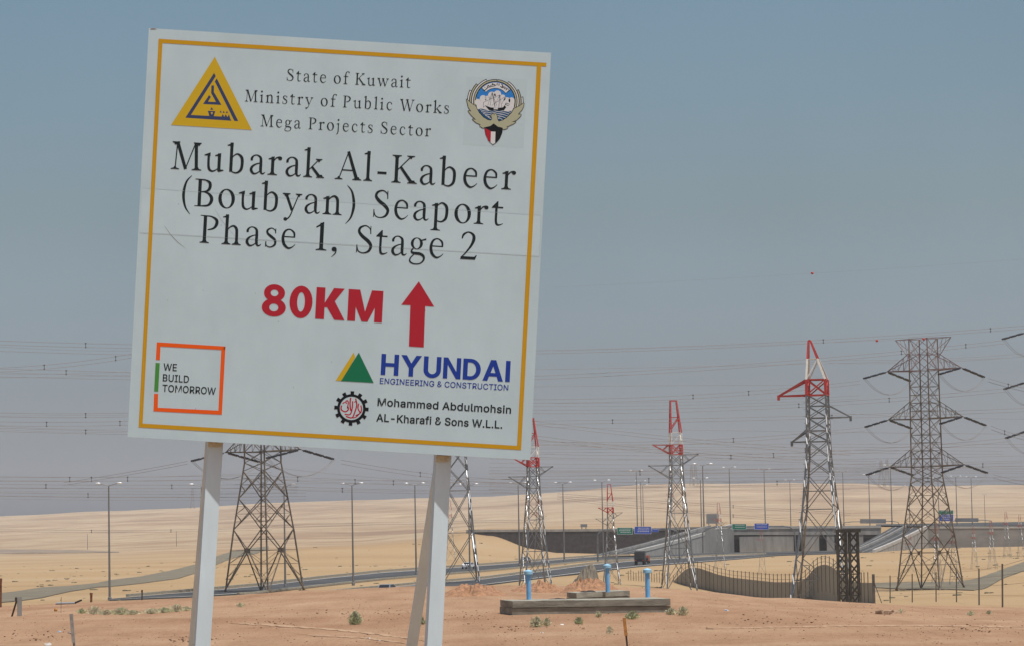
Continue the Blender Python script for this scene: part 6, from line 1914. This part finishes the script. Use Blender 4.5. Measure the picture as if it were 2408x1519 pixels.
m = MB(); sline(m, [em_(806, 832), em_(822, 838)], 1.8, 6); sline(m, [em_(730, 862), em_(772, 868)], 0.8, 6); eo(m, 'eye', 'ink_black')
m = MB(); tpoly(m, [(806, 1000), (880, 1060), (980, 1085), (972, 1180), (925, 1295), (860, 1370), (788, 1417), (700, 1330), (645, 1210), (622, 1076), (740, 1050)], 6.0, em_); eo(m, 'shield', 'ink_black')
m = MB(); tpoly(m, [(633, 1088), (752, 1150), (740, 1362), (690, 1310), (648, 1200)], 6.4, em_); eo(m, 'shield_red', 'ink_red')
m = MB(); tpoly(m, [(752, 1156), (840, 1160), (832, 1378), (788, 1404), (744, 1368)], 6.6, em_); eo(m, 'shield_white', 'ink_white')

# ---- bottom row
def b5(x, y): return ((380 + x / 2.712) / 1.2982, (840 + y / 2.712) / 1.2982)
def b6(x, y): return ((980 + x / 2.713) / 1.2982, (840 + y / 2.713) / 1.2982)
m = MB()
for pts in ([(268, 553), (836, 588), (834, 618), (298, 588)], [(268, 553), (298, 588), (293, 700), (260, 698)], [(836, 588), (806, 1152), (778, 1118), (802, 616)],
            [(240, 1123), (276, 1094), (778, 1118), (806, 1152)], [(246, 978), (278, 979), (276, 1094), (240, 1123)]):
    spoly(m, pts, 1, b5)
sobj(m, 'square_frame', M['ink_orange'])
m = MB(); spoly(m, [(258, 723), (292, 725), (279, 961), (246, 958)], 1, b5); sobj(m, 'green_bar', M['ink_green'])
m = MB(); tpoly(m, [(810, 53), (937, 262), (863, 258), (851, 596), (728, 588), (740, 250), (665, 247)], 1, b6); sobj(m, 'arrow', M['ink_red'])
m = MB(); tpoly(m, [(270, 638), (284, 676), (170, 873), (121, 870)], 1, b6); tl = sobj(m, 'twin_triangle_logo', M['ink_gold'])
m = MB(); spoly(m, [(313, 638), (165, 874), (436, 889)], 2, b6); m.obj('green_triangle', M['ink_teal'], parent=tl, loc=sign.location)
m = MB(); gc = (252, 1100)
def gp(r, a): return (gc[0] + r * math.cos(R(a)), gc[1] + r * math.sin(R(a)))
for i in range(48):
    a, b = i * 7.5, i * 7.5 + 7.5
    spoly(m, [gp(97, a), gp(118, a), gp(118, b), gp(97, b)], 1, b6)
for i in range(12):
    a = i * 30 + 3.4
    spoly(m, [gp(114, a - 7), gp(143, a - 6.2), gp(143, a + 6.2), gp(114, a + 7)], 1.4, b6)
gear = sobj(m, 'gear_logo', M['ink_black'])
m = MB()
for i in range(24): spoly(m, [gp(0.1, i * 15), gp(96, i * 15), gp(96, i * 15 + 15), gp(0.2, i * 15 + 15)], 0.8, b6)
m.obj('gear_disc', M['sticker'], parent=gear, loc=sign.location)
m = MB()
def rs(pts, w): sline(m, [b6(p[0], p[1]) for p in smooth([(a, b, 0) for a, b in pts], 4)], w, 2)
for pts, w in (([(170, 1075), (168, 1110), (200, 1128), (226, 1110), (222, 1085)], 3.2), ([(178, 1062), (196, 1048)], 2.6), ([(214, 1060), (204, 1048), (216, 1036), (226, 1052), (218, 1100)], 2.8),
               ([(246, 1012), (240, 1060), (246, 1120)], 3.4), ([(262, 1040), (258, 1100), (240, 1150), (196, 1148)], 3.0), ([(286, 1018), (296, 1070), (280, 1130), (256, 1178), (206, 1165)], 3.2),
               ([(312, 1060), (306, 1100), (322, 1140), (286, 1160)], 3.0), ([(330, 1076), (336, 1110), (326, 1140)], 3.0), ([(276, 1050), (290, 1042)], 2.6), ([(262, 1180), (290, 1172), (312, 1150)], 2.4)):
    rs(pts, w)
m.obj('gear_script', M['ink_red'], parent=gear, loc=sign.location)

# ---- posts, braces, rails
def leg(name, a, b, w, d, yaw, material):
    a, b = Vector(a), Vector(b)
    co, si = math.cos(yaw), math.sin(yaw)
    ring = [Vector((dx * co - dy * si, dx * si + dy * co, 0)) for dx, dy in ((-w / 2, -d / 2), (w / 2, -d / 2), (w / 2, d / 2), (-w / 2, d / 2))]
    m = MB().hexa([a + r for r in ring] + [b + r for r in ring])
    return sobj(m, name, material)
YP = YS + 0.080 + 0.0585
def line_to(u0, v0, u1, v1, v2, Y):
    t = (v2 - v0) / (v1 - v0)
    return P(u0 + (u1 - u0) * t, v2, Y)
VB = 1240 + 2.75 * F / YP
for u0, v0, u1, v1 in ((505.4, 1040, 475, 1519), (1040.6, 1075, 1018.6, 1519)):
    leg('post', line_to(u0, v0, u1, v1, VB, YP), line_to(u0, v0, u1, v1, 260, YP), 0.112, 0.112, R(13), M['post_white'])
    top = line_to(u0, v0, u1, v1, v0 + 6, YP)
leg('brace', P(900, 1960, 23.6), P(1044, 1030, YP + 0.10), 0.085, 0.085, R(5), M['post_white'])
leg('brace', P(419, 1960, 23.6), P(500, 1000, YP + 0.10), 0.085, 0.085, R(5), M['post_white'])
for v0, v1 in ((190, 225), (560, 592), (930, 968)):
    m = MB().bar(P(372 - (v0 - 100) * 0.052, v0, YS + 0.058), P(1270 - (v0 - 100) * 0.052, v1 + 22, YS + 0.058), 0.06, 0.04, up=(0, 1, 0))
    sobj(m, 'rail', M['sign_edge'])

for u0, v0, u1, v1 in ((505.4, 1040, 475, 1519), (1040.6, 1075, 1018.6, 1519)):
    m = MB()
    yy = YP - 0.0775
    a, b = line_to(u0, v0, u1, v1, v0 - 4, yy), line_to(u0, v0, u1, v1, v0 + 10, yy)
    w = Vector((0.048, 0.011, 0))
    m.poly([b - w, b + w, a + w, a - w])
    sobj(m, 'yellow_strip', mat('pale yellow strip', (0.63, 0.57, 0.40), 0.7, 0, 0.2, 20))  # pale yellow strip across the post front at the board's lower edge
HAZE_COL, HAZE_DENSITY = (0.91, 0.93, 0.98, 1), 9.5e-5
# ------------------------------------------------------------------ air
hz = bpy.data.materials.new('desert haze')
hz.use_nodes = True
n, l = hz.node_tree.nodes, hz.node_tree.links
n.clear()
out = n.new('ShaderNodeOutputMaterial')
vol = n.new('ShaderNodeVolumePrincipled')
vol.inputs['Color'].default_value = HAZE_COL
vol.inputs['Density'].default_value = HAZE_DENSITY
vol.inputs['Density Attribute'].default_value = ''
vol.inputs['Anisotropy'].default_value = 0.0
l.new(vol.outputs[0], out.inputs['Volume'])
top = 82.0
hm = MB().box((0, (3440 - 330) / 2, (top - 50) / 2), (2 * 2720, 3440 + 330, top + 50))
haze = tag(hm.obj('haze', hz), kind='stuff')
